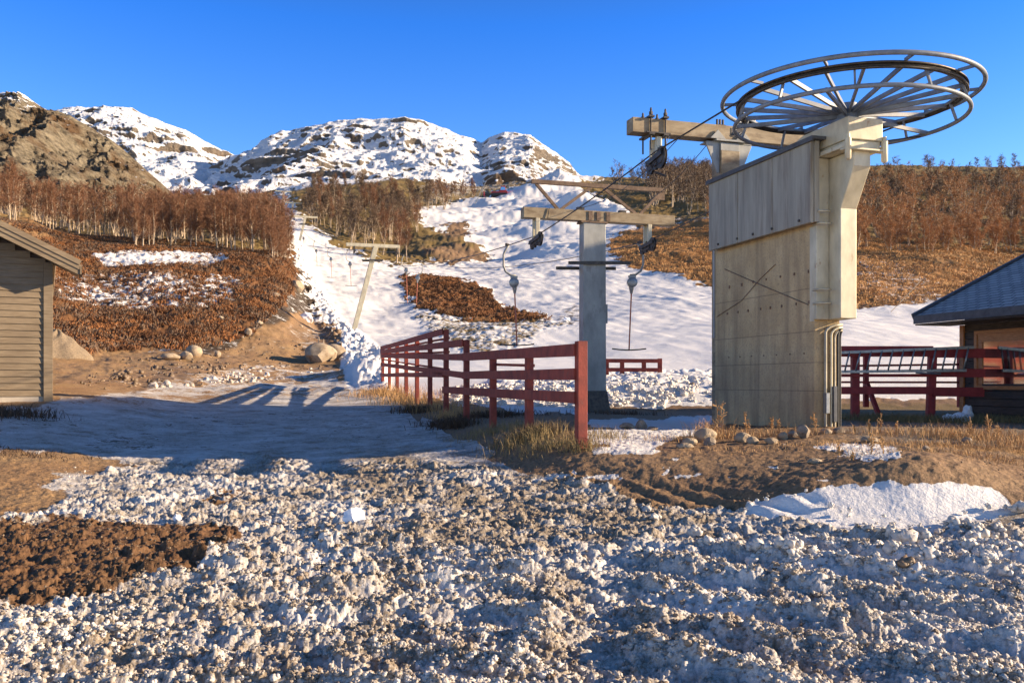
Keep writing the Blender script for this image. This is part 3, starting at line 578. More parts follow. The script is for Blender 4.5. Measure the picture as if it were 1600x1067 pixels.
# ------------------------------------------------------------------ rocks
def rock(name, x, y, D, w, h, label, group=None, mat='rock', seed=0, sink=.25, cat='rock'):
    if group == 'rocks round the pillar foot': w *= .8; h *= .78
    r = random.Random(seed); p = P(x, y, D); zg = ground_z(p.x, D); bm = bmesh.new(); bmesh.ops.create_icosphere(bm, subdivisions=3, radius=1)
    pl = [(Vector((r.gauss(0, 1), r.gauss(0, 1), r.gauss(0, 1))).normalized(), r.uniform(.36, .74) if mat == 'rock' else r.uniform(.66, .92)) for _ in range(14)]
    pl = [] if mat == 'snow' else [(q_, d_+.25*max(0, q_.z)) for q_, d_ in pl]
    for v in bm.verts:
        for nrm, dd in pl:
            q = v.co.dot(nrm)
            if q > dd: v.co -= nrm*(q-dd)*.85
        v.co *= 1+(.22 if mat == 'snow' else .05)*math.sin(v.co.x*4+seed)*math.cos(v.co.y*4+v.co.z*5)+.03*math.sin(v.co.x*17+v.co.z*13)
        v.co = Vector((v.co.x*w/2*1.15, v.co.y*w/2, (v.co.z*.62+.62-sink)*h))
    me = bpy.data.meshes.new(name); bm.to_mesh(me); bm.free(); me.materials.append(M[mat])
    o = bpy.data.objects.new(name, me); COL.objects.link(o); o.location = (p.x, D, zg); o.rotation_euler.z = r.random()*6
    for q in me.polygons: q.use_smooth = True
    e = o.modifiers.new('edges', 'EDGE_SPLIT'); e.split_angle = math.radians(28)
    return tag(o, label, cat, group)
rock('boulder', 463, 415, 76, 1.35, 1.0, 'pale rounded boulder at the corner of the birch wood beside the lift track', mat='pale_rock', seed=3, cat='boulder')
bo = rock('boulder', 500, 532, 50, 1.9, 1.15, 'large sunlit boulder with two short stakes on top beside the gravel track', mat='pale_rock', seed=5, cat='boulder')
rock('boulder', 521, 530, 51.5, 1.5, .9, 'pale boulder just right of the one with two stakes, touching the piste', mat='pale_rock', seed=8, cat='boulder')
for i, (sx_, ln) in enumerate(((497.5, .6), (505, .5))):
    q = P(sx_, 519, 50); q.z = bo.location.z+.85
    tag(MB().tube([q, q+Vector((.02, 0, ln))], .03, 6).build('stake', 'bark', loc=q), ('left' if i == 0 else 'right')+' thin short stake standing on the large boulder by the gravel track', 'stake')
DR = [(303, 542, 44, .8, .6, 'pale blocky rock lying largest in the row of rocks along the ditch'), (291, 552, 42.5, .55, .4, 'small pale rock just left of the largest rock in the ditch row'), (266, 558, 42, .8, .3, 'flat angular rock at the left end of the ditch row'),
      (345, 500, 56, .45, .4, 'small rock at the foot of the heather hill above the ditch'), (388, 505, 54, .5, .4, 'tan rock low on the heather hill left of the ditch bend'), (405, 488, 57, .45, .35, 'rock showing through snow halfway along the ditch edge'),
      (431, 467, 66, .7, .6, 'tan rock on the right shoulder of the heather hill'), (415, 490, 60, .45, .4, 'small pale rock between ditch and heather near the bend'), (470, 476, 62, .45, .4, 'lone stone lying in the dark upper ditch'),
      (478, 458, 66, .9, .75, 'snow capped white boulder in the upper ditch beside the piste'), (340, 545, 46, .35, .3, 'stone at the ditch bottom right of the largest rock')]
for i, (x, y, D, a, b, l) in enumerate(DR): rock('rock', x, y, D, a, b, l, 'rocks along the ditch', 'snow' if 'white' in l else 'pale_rock', seed=20+i)
RB = [(1102, 700, 11.6, .34, .24, 'orange brown rock at the left corner of the concrete pillar foot'), (1078, 712, 11.3, .22, .12, 'low rock left of the orange brown rock by the pillar'), (1110, 712, 11.2, .22, .14, 'grey rock in front of the orange brown rock by the pillar'),
      (1160, 705, 11.4, .26, .17, 'pale rock among dry stalks below the middle of the pillar'), (1176, 708, 11.2, .2, .12, 'small brown rock right of the middle stalks below the pillar'), (1224, 700, 11.5, .16, .13, 'tan stone beside the tall stalk under the pillar corner'),
      (1240, 698, 11.7, .17, .13, 'grey stone next to the pillar corner'), (1256, 702, 11.5, .24, .24, 'upright dark grey rock in front of the conduits'), (1205, 712, 11.1, .2, .1, 'flat stone between dry stalks in front of the pillar'),
      (1290, 694, 11.9, .18, .12, 'stone at the foot of the conduits'), (1310, 692, 12.0, .28, .14, 'flat grey rock right of the conduit ends'), (1070, 722, 10.9, .26, .1, 'flat pale stone on the berm edge left of the pillar'), (1272, 768, 9.3, .2, .08, 'flat brown stone on the berm face'),
      (1446, 738, 9.9, .12, .1, 'grey stone on the berm at the right near the snow patch'), (1358, 712, 10.9, .3, .1, 'broken rock at the edge of the small snow patch'), (1510, 714, 10.9, .24, .12, 'grey stone among dry grass far right on the berm'),
      (1002, 690, 13.6, .34, .2, 'dark rock on the snow left of the pillar'), (980, 690, 13.4, .3, .14, 'low dark rock left of the other dark rock on the snow patch'), (1018, 700, 13.2, .3, .08, 'flat stone right of the dark rocks on the snow patch')]
for i, (x, y, D, a, b, l) in enumerate(RB): rock('rock', x, y, D, a, b, l, 'rocks round the pillar foot', 'rock' if 'dark' in l or 'grey' in l else 'pale_rock', seed=50+i)
rock('snow_chunk', 553, 832, 7.55, .18, .15, 'large round clean white snow chunk alone on the dirty clods', mat='snow', seed=91, cat='snow chunk', sink=-.2)
rock('snow_chunk', 277, 816, 8.0, .07, .06, 'small clean white snow ball at the edge of the brown gravel', mat='snow', seed=92, cat='snow chunk', sink=0)
for i, (x, y, D, a, b, l) in enumerate([(1482, 656, 19.0, .2, .18, 'small white snow lump standing by the post under the deck railing'), (1503, 653, 19.2, .36, .2, 'biggest white snow lump in the grass by the hut corner'), (1512, 640, 19.6, .2, .34, 'tall thin white snow lump against the dark hut wall'), (885, 510, 66, .55, .3, 'white snow block lying left of the lift tower on the slope')]):
    rock('snow_lump', x, y, D, a, b, l, None, 'snow', 95+i, cat='snow lump')
def heap(name, x, y, D, w, h, mat, label, cat):
    p = P(x, y, D); z = ground_z(p.x, D)-.1; n, k = 40, 16; V = [(0, 0, h)]; Fs = []
    for j in range(1, k+1):
        for i in range(n):
            a = 2*math.pi*i/n; rr = w/2*j/k*(1+.12*math.sin(a*3+1)+.05*math.sin(a*7)); hh = h*max(0, 1-(j/k)**1.25)*(1+.06*math.sin(a*5+j))
            V.append((rr*math.cos(a), rr*math.sin(a)*.8, hh-(.3 if j == k else 0)))
    for i in range(n): Fs.append((0, 1+i, 1+(i+1) % n))
    for j in range(k-1):
        for i in range(n): Fs.append((1+j*n+i, 1+(j+1)*n+i, 1+(j+1)*n+(i+1) % n, 1+j*n+(i+1) % n))
    return tag(MB().add(V, Fs).build(name, mat, smooth=True), label, cat), (p, z)
hp, (pp, zz) = heap('gravel_heap', 88, 548, 38, 2.7, 1.25, 'gravel_heap', 'pointed grey brown gravel heap behind the corner of the wooden cabin', 'gravel heap'); hp.location = (pp.x, 38, zz)
# ================================================================== TREES
def sliver(V, Fs, p, q, w, rnd):
    d = q-p; s = d.cross(Vector((rnd.gauss(0, 1), rnd.gauss(0, 1), rnd.gauss(0, 1)))); s = s.normalized()*w/2 if s.length > 1e-6 else Vector((w/2, 0, 0))
    n = len(V); V += [p-s, p+s, q+s*.35, q-s*.35]; Fs.append((n, n+1, n+2, n+3))
def make_tree(seed, H, spread, ntw, tw, lean=.05, multi=1, crown0=.3, mat='twig', upright=1.0):
    r = random.Random(seed); tr = MB(); V = []; Fs = []; tips = []
    for st in range(multi):
        bx = Vector((r.uniform(-.25, .25)*(multi > 1), r.uniform(-.25, .25)*(multi > 1), -.3)); ld = Vector((r.gauss(0, lean+.08*(multi > 1)), r.gauss(0, lean+.08*(multi > 1)), 1)); hh = H*r.uniform(.8, .95)
        pts = []; rd = []
        for i in range(9):
            t = i/8; pts.append(bx+ld*hh*t+Vector((.10*math.sin(t*5+seed), .10*math.cos(t*4+seed), 0))*t*2); rd.append((.075*(1-t)+.012)*H/6)
        tr.tube(pts, rd, 6, cap=False)
        nb = int(15/multi**.5)
        for k in range(nb):
            t = crown0+(.97-crown0)*(k+r.random())/nb; i = min(7, int(t*8)); base = pts[i].lerp(pts[i+1], t*8-i); a = r.random()*6.283
            L = spread*(1.15-t*.75)*r.uniform(.6, 1.1); d = Vector((math.cos(a), math.sin(a), r.uniform(.6, 1.5)*upright)).normalized()
            bp = [base]; dd = d.copy()
            for s_ in range(4):
                dd = (dd+Vector((r.gauss(0, .16), r.gauss(0, .16), .10))).normalized(); bp.append(bp[-1]+dd*L/4)
            tr.tube(bp, [.026*H/6, .02*H/6, .015*H/6, .01*H/6, .006*H/6], 4, cap=False); tips.append((bp, L))
        tips.append(([pts[5], pts[6], pts[7], pts[8], pts[8]+ld*H*.08], H*.3))
    for k in range(ntw):
        bp, L = r.choice(tips); t = r.random()**.7*3.999; i = int(t); p = bp[i].lerp(bp[i+1], t-i)
        d = Vector((r.gauss(0, .75), r.gauss(0, .75), r.gauss(.75*upright, .55))).normalized(); l1 = r.uniform(.22, .62)*H/6; q = p+d*l1
        sliver(V, Fs, p, q, tw, r)
        for m in range(4):
            pm = p.lerp(q, r.uniform(.35, 1)); d2 = (d+Vector((r.gauss(0, .6), r.gauss(0, .6), r.gauss(.1, .5)))).normalized(); sliver(V, Fs, pm, pm+d2*r.uniform(.15, .4)*H/6, tw*.75, r)
    return tr, V, Fs, mat
def tree_proto(*a, **k):
    tr, V, Fs, mat = make_tree(*a, **k); root = empty('birch_tree', (0, 0, 0)); tr.build('trunk', 'bark', root, smooth=True)
    c = MB(); c.v = [tuple(v) for v in V]; c.f = Fs
    me = bpy.data.meshes.new('crown'); me.from_pydata(c.v, [], c.f); me.materials.append(M[mat]); o = bpy.data.objects.new('crown', me); COL.objects.link(o); o.parent = root
    return kids(root)
PR = {'wood': [tree_proto(s, 6, 1.15+.12*s, 500, .021, .04, mat='twig', crown0=.25, upright=1.3) for s in (1, 2, 3, 4)]+[tree_proto(5, 5.4, 1.6, 620, .024, .1, 3, .3, 'twig')],
      'dark': [tree_proto(s, 6, 1.9, 620, .032, .08, 2, .3, 'twig_dark') for s in (11, 12, 13)],
      'gold': [tree_proto(s, 5.6, 1.6, 560, .034, .04, 2, .2, 'twig_gold', upright=.8) for s in (21, 22, 23)]}
trees = []
def ty(x): return [(-900, 150), (0, 150), (3000, 150)]
def spread_trees():
    r = random.Random(99)
    def scat(n, poly, drange, kinds, hr, grp, minsep):
        got = []; tries = 0
        xs = [p[0] for p in poly]
        while len(got) < n and tries < n*60:
            tries += 1; x = r.uniform(min(xs), max(xs)); D = r.uniform(*drange) if callable(drange) is False else drange(r, x)
            X = (x-800)/F*D; z = ground_z(X, D); y = HZ-F*(z-EYE)/D
            if sdf(np.array([x]), np.array([y]), poly)[0] < 0: continue
            if any((g[0]-X)**2+(g[1]-D)**2 < minsep**2 for g in got): continue
            got.append((X, D, z, r.choice(kinds), r.uniform(*hr), grp, x))
        trees.extend(got)
    scat(118, [(205, 410), (205, 345), (425, 335), (440, 350), (458, 408), (430, 412), (340, 396), (250, 388)], (78, 118), ['wood'], (.68, 1.16), 'L', 1.05)
    scat(34, [(-40, 372), (-40, 335), (215, 345), (215, 392), (120, 380), (60, 356)], (82, 125), ['wood'], (.8, 1.15), 'LL', 2.0)
    scat(18, [(425, 415), (428, 395), (456, 395), (462, 418)], (74, 88), ['wood'], (.55, .82), 'L', .6)
    scat(52, [(470, 350), (478, 300), (690, 285), (700, 330), (662, 350), (700, 370), (690, 400), (620, 412), (560, 403)], (95, 240), ['wood', 'dark'], (.9, 1.25), 'M', 2.2)
    scat(12, [(672, 325), (672, 298), (745, 295), (745, 316)], (190, 260), ['wood'], (.9, 1.15), 'M2', 2.5)
    scat(46, [(1335, 400), (1335, 378), (1700, 385), (1700, 400)], (112, 140), ['gold'], (.75, 1.0), 'R', 1.0)
spread_trees()
order = sorted(range(len(trees)), key=lambda i: trees[i][6]); cnt = {}
LB = {'L': ' birch of the dense wood', 'LL': ' birch above the cabin', 'M': ' birch of the rocky wood', 'M2': ' birch by the snow groomer', 'R': ' golden birch along the orange meadow'}
GP = {'L': 'birches of the dense wood', 'LL': 'birches above the cabin', 'M': 'birches of the rocky wood', 'M2': 'small birches by the slope', 'R': 'birches along the meadow'}
rt = random.Random(5); used = set()
for i in order:
    X, D, z, kd, s, g, x = trees[i]; pr = rt.choice(PR[kd])
    o = pr if pr.name not in used else copy_tree(pr); used.add(pr.name)
    o.location = (X, D, z); o.rotation_euler = (rt.gauss(0, .02), rt.gauss(0, .02), rt.random()*6.28); o.scale = (s*rt.uniform(.85, 1.1), s*rt.uniform(.85, 1.1), s)
    sib = [t for t in trees if t[5] == g]; xs_ = sorted(t[6] for t in sib); ds_ = sorted(t[1] for t in sib); fx_ = xs_.index(x)/len(xs_); fd_ = ds_.index(D)/len(ds_)
    size = 'tall' if s > np.quantile([t[4] for t in sib], .66) else ('short' if s < np.quantile([t[4] for t in sib], .33) else 'middling')
    where = ['at its far left', 'left of its middle', 'in its middle', 'right of its middle', 'at its right end'][min(4, int(fx_*5))]; row = ['front row', 'second row', 'third row', 'back row'][min(3, int(fd_*4))]
    tag(o, size+LB[g]+', '+row+' '+where, 'tree', GP[g])
for grp in PR.values():
    for pr in grp:
        if pr.name not in used: pr.location = (-60, 100, ground_z(-60, 100)); tag(pr, LB['LL'], 'tree', GP['LL'])
ORD = ['first', 'second', 'third', 'fourth', 'fifth', 'sixth', 'seventh', 'eighth', 'ninth', 'tenth', 'eleventh', 'twelfth']
same = {}
for o in [q for q in COL.objects if q.get('category') == 'tree']: same.setdefault(o['label'], []).append(o)
for lb, os_ in same.items():
    if len(os_) > 1:
        for k, o in enumerate(sorted(os_, key=lambda q: q.location.x/max(q.location.y, 1))): o['label'] = lb+', '+ORD[min(k, 11)]+' from left'
def forest(name, n, poly, dr, H, ntw, tw, mat, label, seed, nproto=5, sep=0):
    r = np.random.default_rng(seed); rr = random.Random(seed)
    protos = []
    for k in range(nproto):
        tr, V, Fs, _ = make_tree(seed+k, H, H*.34, ntw, tw, .06, rr.choice([1, 2, 3]), .28, mat, .7)
        protos.append((np.array([tuple(v) for v in V]), np.array(Fs), np.array([v for v in tr.v]), np.array([f for f in tr.f if len(f) == 4])))
    Vc = []; Fcs = []; Vt = []; Ft = []; nc = nt_ = 0; c = 0; t = 0
    while c < n and t < n*40:
        t += 1; x = r.uniform(min(p[0] for p in poly), max(p[0] for p in poly)); D = r.uniform(*dr); z = gz(np.array([x]), np.array([D]))[0]; y = HZ-F*(z-EYE)/D
        if sdf(np.array([x]), np.array([y]), poly)[0] < 0: continue
        X = (x-800)/F*D; pv, pf, tv, tf = protos[r.integers(nproto)]; a = r.random()*6.28; s = r.uniform(.65, 1.15); R = np.array([[math.cos(a), -math.sin(a), 0], [math.sin(a), math.cos(a), 0], [0, 0, 1]]).T*s
        Vc.append(pv@R+[X, D, z]); Fcs.append(pf+nc); nc += len(pv); Vt.append(tv@R+[X, D, z]); Ft.append(tf+nt_); nt_ += len(tv); c += 1
    root = empty(name, (0, 0, 0), label, 'woodland'); root['kind'] = 'stuff'
    for nm, vv, ff, m_ in (('crown', Vc, Fcs, mat), ('trunk', Vt, Ft, 'bark')):
        o = mesh_np(nm, np.concatenate(vv), np.concatenate(ff), M[m_], root, smooth=False); o['kind'] = 'stuff'
forest('woodland', 330, [(1120, 375), (1120, 268), (1700, 262), (1700, 392), (1340, 378)], (125, 250), 6.5, 150, .085, 'twig_gold', 'golden brown birch wood covering the hillside on the right', 301)
forest('woodland', 230, [(1120, 362), (1120, 262), (1700, 258), (1700, 372), (1340, 360)], (150, 270), 6, 160, .09, 'twig_dark', 'darker bare trees filling the gaps of the hillside wood on the right', 341)
forest('woodland', 26, [(1340, 285), (1340, 255), (1700, 255), (1700, 285)], (290, 330), 6, 160, .075, 'twig_dark', 'row of leafless trees standing on the right hand skyline', 381)
forest('woodland', 110, [(1012, 318), (1020, 290), (1118, 280), (1118, 348), (1080, 335)], (165, 300), 8.5, 160, .09, 'twig_dark', 'bare trees on the ridge right of the ski slope behind the lift station', 401)
forest('woodland', 70, [(950, 292), (1030, 285), (1118, 275), (1118, 292), (960, 300)], (270, 330), 8, 150, .09, 'twig_dark', 'bare trees along the skyline behind the upper lift beam', 411)
forest('woodland', 190, [(-80, 372), (-80, 325), (430, 325), (430, 380)], (105, 190), 6.5, 160, .06, 'twig', 'brown birch thicket at the back of the left hand wood', 421)
forest('woodland', 150, [(470, 345), (490, 305), (640, 296), (660, 350), (560, 390)], (130, 220), 4.5, 130, .06, 'twig_dark', 'low dark scrub among the birches of the rocky wood', 441)
# ================================================================== LIFT
N3 = Vector((.957, .290, 0)).normalized(); U3 = Vector((-.290, .957, 0)).normalized(); Z3 = Vector((0, 0, 1))
WC = Vector((4.87, 13.0, EYE))
def frame(o): return lambda a, b, c: o+N3*a+U3*b+Z3*c
L = frame(WC)                              # a to the right across the lift, b up the lift line, c above eye level
def lbox(mb, f, a0, a1, b0, b1, c0, c1): return mb.hexa([f(a0, b0, c0), f(a1, b0, c0), f(a1, b1, c0), f(a0, b1, c0), f(a0, b0, c1), f(a1, b0, c1), f(a1, b1, c1), f(a0, b1, c1)])
st = empty('lift_station', L(0, 0, -.9), 'concrete and steel drag lift station carrying the huge horizontal spoked wheel', 'ski lift station')
lbox(MB(), L, -.34, .10, .31, 3.20, -1.25, 3.28).build('concrete_pillar', 'concrete', st, bevel=.015)
for i, (b0, b1) in enumerate(((.18, 1.16), (1.175, 2.17), (2.185, 3.14))):
    pn = MB(); lbox(pn, L, -.50, -.44, b0, b1, 2.33, 3.52); pn.build('cover_panel', 'panel', st, bevel=.008)
mb = MB(); lbox(mb, L, -.44, -.342, .20, 3.12, 2.36, 3.50); lbox(mb, L, -.44, -.36, .16, .20, 2.34, 3.52); mb.build('panel_frame', 'panel', st, bevel=.006)
mb = MB(); lbox(mb, L, -.53, .16, .10, 3.20, 3.53, 3.575); lbox(mb, L, -.535, -.50, .10, 3.20, 3.50, 3.53); mb.build('cover_lid', 'fascia', st, bevel=.005)
mb = MB()
for b in (.45, 1.16, 1.7, 2.18, 2.8):
    mb.tube([L(-.52, b, 2.40), L(-.50, b, 2.40)], .02, 8)
mb.build('bolts', 'dark_iron', st)
# bent steel column, side profile in (b, c)
prof = [(.42, .93), (-.02, .93), (-.02, 2.52), (-.32, 3.07), (-.32, 3.29), (.42, 3.29)]
MB().prism(prof, lambda p: L(-.14, p[0], p[1]), lambda p: L(.14, p[0], p[1])).build('steel_column', 'steel', st, bevel=.012)
mb = MB(); lbox(mb, L, -.36, -.145, .235, .30, .93, 3.29); lbox(mb, L, -.36, -.34, .30, .40, .90, 2.3); mb.build('column_flange', 'steel', st, bevel=.006)
mb = MB()
for c in (1.16, 1.36, 2.32, 2.5): mb.tube([L(-.37, .30, c), L(-.37, .12, c), L(-.20, .12, c)], .015, 8)
mb.build('clamp_rods', 'steel', st, smooth=True)
mb = MB(); mb.prism([(-.39, 3.52), (-.39, 3.735), (.66, 3.735), (1.1, 3.62), (1.1, 3.585), (.66, 3.42), (-.39, 3.42)], lambda p: L(-.29, p[0], p[1]), lambda p: L(.29, p[0], p[1]))
mb.build('head_box', 'steel', st, bevel=.012)
mb = MB(); lbox(mb, L, -.27, .27, -.36, .62, 3.30, 3.418); mb.build('head_collar', 'steel', st, bevel=.01)
mb = MB(); lbox(mb, L, -.34, .34, -.42, -.28, 3.27, 3.298); lbox(mb, L, -.34, -.295, -.40, .55, 3.30, 3.36); lbox(mb, L, .295, .34, -.40, .55, 3.30, 3.36); mb.build('head_flange', 'steel', st, bevel=.006)
for a, b in ((-.30, -.40), (.31, -.40), (-.35, .30)):
    MB().lathe(L(a, b, 3.12), Z3, [(0, .03), (.02, .045), (.30, .045), (.31, .03), (.36, .028)], 12).build('clamp_bolt', 'steel', st, smooth='auto')
# hub and wheel
mb = MB(); mb.lathe(L(0, 0, 3.735), Z3, [(0, .24), (.05, .24), (.06, .16), (.14, .15), (.30, .13), (.31, .05)], 28); mb.build('hub_bearing', 'wheel_paint', st, smooth='auto')
wh = empty('bullwheel', (0, 0, 0)); wh.parent = st; wh.location = (0, 0, 0); wh.name = 'bullwheel'
CW = lambda R, t, c: L(R*math.cos(t), R*math.sin(t), c)
def ringpts(R, c, n=128): return [CW(R, 2*math.pi*i/n, c) for i in range(n)]
mb = MB()
for c, R, r in ((4.10, 1.56, .016), (4.035, 1.56, .016)): mb.tube(ringpts(R, c), r, 8, closed=True)
prg = []
n = 128; vs = []; fs = []
for i in range(n):
    t = 2*math.pi*i/n
    for R, c in ((1.51, 4.03), (1.56, 4.03), (1.535, 4.067), (1.56, 4.105), (1.51, 4.105)): vs.append(CW(R, t, c))
for i in range(n):
    for k in range(5): fs.append((i*5+k, i*5+(k+1) % 5, ((i+1) % n)*5+(k+1) % 5, ((i+1) % n)*5+k))
mb.add(vs, fs); mb.build('rim', 'dark_iron', wh, smooth=True)
MB().tube(ringpts(1.77, 4.14), .032, 10, closed=True).build('guard_ring', 'wheel_paint', wh, smooth=True)
MB().tube(ringpts(1.595, 3.79), .030, 10, closed=True).build('guard_ring', 'wheel_paint', wh, smooth=True)
MB().tube(ringpts(1.48, 4.07), .022, 8, closed=True).build('inner_ring', 'wheel_paint', wh, smooth=True)
for k in range(20):
    t = 2*math.pi*(k+.35)/20
    MB().beam(CW(.10, t, 3.90), CW(1.50, t, 4.06), .034, .062).build('spoke', 'wheel_paint', wh, bevel=.004)
for k in range(10):
    t = 2*math.pi*(k+.2)/10; MB().beam(CW(1.54, t, 4.13), CW(1.76, t, 4.14), .03, .04).build('guard_arm', 'wheel_paint', wh)
    t += .22; MB().beam(CW(1.50, t, 4.05), CW(1.595, t, 3.79), .026, .035).build('guard_arm', 'wheel_paint', wh)
for k in range(5):
    t = 2*math.pi*(k+.1)/5; MB().beam(CW(.12, t, 3.86), CW(1.59, t, 3.80), .035, .055).build('lower_spoke', 'wheel_paint', wh)
# conduits down the end of the pillar
for i, (a, r, c1, mt) in enumerate(((-.18, .022, .86, 'conduit'), (-.08, .018, .82, 'steel'), (-.02, .016, .78, 'conduit'), (.035, .02, .80, 'black_rubber'), (.075, .016, .76, 'black_rubber'))):
    b = .27; pts = [L(.11+.0*i, b, c1)]+[L(a+(.11-a)*(1-math.sin(k*math.pi/8)), b, c1-.12*(1-math.cos(k*math.pi/8))) for k in range(1, 5)]+[L(a, b, .2), L(a, b, -.6), L(a+.0, b-.0, -.72), L(a+(.22 if i > 2 else .03), b-.12, -.93), L(a+(.34 if i > 2 else .04), b-.2, -1.05)]
    MB().tube(pts, r, 8).build('conduit', mt, st, smooth=True)
mb = MB(); lbox(mb, L, -.20, -.14, .22, .30, -.45, -.15); mb.build('junction_box', 'galv', st, bevel=.005)
mb = MB(); lbox(mb, L, -.07, -.01, .22, .30, -.58, -.05); mb.build('cable_cover', 'fascia', st, bevel=.005)
for c, n_ in ((1.66, 7), (1.2, 8), (-.73, 6)):   # tie holes and rusty pegs along the board joints
    for k in range(n_):
        b = .45+k*2.6/n_+random.uniform(-.04, .04); mb = MB(); lbox(mb, L, -.352, -.338, b, b+random.uniform(.02, .045), c-random.uniform(.015, .035), c+.018); mb.build('tie_peg', 'truss_rust', st)
for k in range(7):
    mb = MB(); lbox(mb, L, -.350, -.338, .55+k*.36, .57+k*.36, .43, .45); mb.build('tie_peg', 'truss_rust', st)
MB().tube([L(-.35, 2.85, 1.98), L(-.36, 1.6, 1.55), L(-.35, .45, 1.16)], .007, 6).build('brace_wire', 'truss_rust', st)
MB().tube([L(-.35, 3.12, 1.17), L(-.355, 2.3, 1.38), L(-.35, 1.75, 1.68), L(-.35, 1.3, 1.87)], .005, 6).build('brace_wire', 'truss_rust', st)
mb = MB(); lbox(mb, L, -.35, .02, 3.203, 3.26, .8, 2.4); mb.build('rear_plate', 'steel_dull', st)
# sheave train: wheels in a row along the rope, hung on two plates
def sheaves(f, parent, c_top, c_rope, nw=4, pitch=.19, r=.13, grade=-.1, plates=(-.12, .12), thick=.05):
    sh = empty('sheave_train', (0, 0, 0)); sh.parent = parent
    mb = MB()
    for b in plates: lbox(mb, f, -.05, .05, b-.035, b+.035, c_rope-.08, c_top)
    mb.build('hanger', 'steel', sh, bevel=.005)
    mb = MB(); hw = (nw-1)*pitch/2; mb.beam(f(.055, -hw-.1, c_rope-.1-grade*hw), f(.055, hw+.1, c_rope-.1+grade*hw), .02, .09); mb.beam(f(-.055, -hw-.1, c_rope-.1-grade*hw), f(-.055, hw+.1, c_rope-.1+grade*hw), .02, .09)
    mb.tube([f(-.1, -hw, c_rope-.2), f(-.1, 0, c_rope-.24), f(-.1, hw, c_rope-.16)], .014, 6); mb.build('rocker', 'dark_iron', sh)
    for k in range(nw):
        b = (k-(nw-1)/2)*pitch; c = f(0, b, c_rope-r+grade*b); rr = r*(1.15 if k == 0 else .8)
        MB().lathe(c-N3*.035, N3, [(0, .02), (0, rr*.55), (.012, rr*.6), (.012, rr), (.024, rr), (.03, rr*.88), (.04, rr*.88), (.046, rr), (.058, rr), (.058, rr*.6), (.07, rr*.55), (.07, .02)], 20).build('wheel', 'dark_iron', sh, smooth='auto')
    return sh
# beam mast right behind the pillar
T0 = Vector((3.91, 16.4, EYE)); f0 = frame(T0)
t0 = empty('lift_mast', f0(0, 0, -.85), 'ochre steel mast with long cross beam standing right behind the concrete pillar', 'lift mast')
mb = MB(); lbox(mb, f0, -.19, .19, -.17, .17, -1.2, 4.20); mb.build('post', 'beam_rust', t0, bevel=.01)
mb = MB(); lbox(mb, f0, -.30, .32, -.20, .20, 4.36, 4.395)
for s in (-1, 1): mb.prism([(.19, 3.80), (.19, 4.36), (.46, 4.36), (.46, 4.30), (.24, 3.80)], lambda p, s=s: f0(s*p[0], -.12, p[1]), lambda p, s=s: f0(s*p[0], -.09, p[1])); 
lbox(mb, f0, -.46, .46, -.13, .13, 4.34, 4.358); lbox(mb, f0, -.19, .19, -.16, .16, 4.2, 4.34)
for s in (-1, 1): mb.prism([(.10, 4.398), (.42, 4.398), (.26, 4.56)], lambda p, s=s: f0(s*p[0], -.19, p[1]), lambda p, s=s: f0(s*p[0], -.165, p[1]))
mb.build('bracket', 'steel_dull', t0, bevel=.004)
mb = MB(); lbox(mb, f0, -1.92, 1.92, -.15, .12, 4.40, 4.66); mb.build('cross_beam', 'beam_rust', t0, bevel=.008)
mb = MB()
for a in (-.12, .30): 
    lbox(mb, f0, a-.09, a+.09, -.05, .10, 4.66, 4.70)
    for k in (-.06, 0, .06): mb.tube([f0(a+k, -.01, 4.70), f0(a+k, -.01, 4.80)], .022, 8)
mb.build('clamp_blocks', 'dark_iron', t0)
mb = MB(); lbox(mb, f0, .02, .26, -.156, -.151, 4.46, 4.62); mb.build('cable_opening', 'dark_iron', t0)
mb = MB(); mb.tube([f0(.08, -.165, 4.50), f0(.12, -.17, 4.56), f0(.17, -.165, 4.50), f0(.22, -.165, 4.55)], .012, 6); mb.build('cable_coil', 'galv', t0, smooth=True)
mb = MB()
for a in (-1.58, -1.30):
    for b in (-.17, .16): mb.tube([f0(a, b, 4.1), f0(a, b, 4.84)], .016, 6); mb.lathe(f0(a, b, 4.72), Z3, [(0, .035), (.05, .035), (.05, .02), (.1, .02)], 8)
    lbox(mb, f0, a-.05, a+.05, -.22, .22, 4.67, 4.70); lbox(mb, f0, a-.05, a+.05, -.22, .22, 4.36, 4.39)
lbox(mb, f0, -1.68, -1.22, -.22, -.18, 4.39, 4.41); mb.build('u_bolts', 'dark_iron', t0)
fs_ = frame(f0(-1.44, 0, 0)-Z3*0)
s0 = sheaves(lambda a, b, c: f0(a-1.40, b, c), t0, 4.36, 4.10, 3, .21, .17, -.2, (-.10, .14))
MB().tube([f0(-1.36, -.3, 3.62), f0(-1.40, 0, 3.75), f0(-1.32, .45, 3.86)], .022, 6).build('arm', 'dark_iron', t0)
sheaves(lambda a, b, c: f0(a+1.50, b, c), t0, 4.36, 4.10, 3, .21, .15, -.2, (-.10, .14))
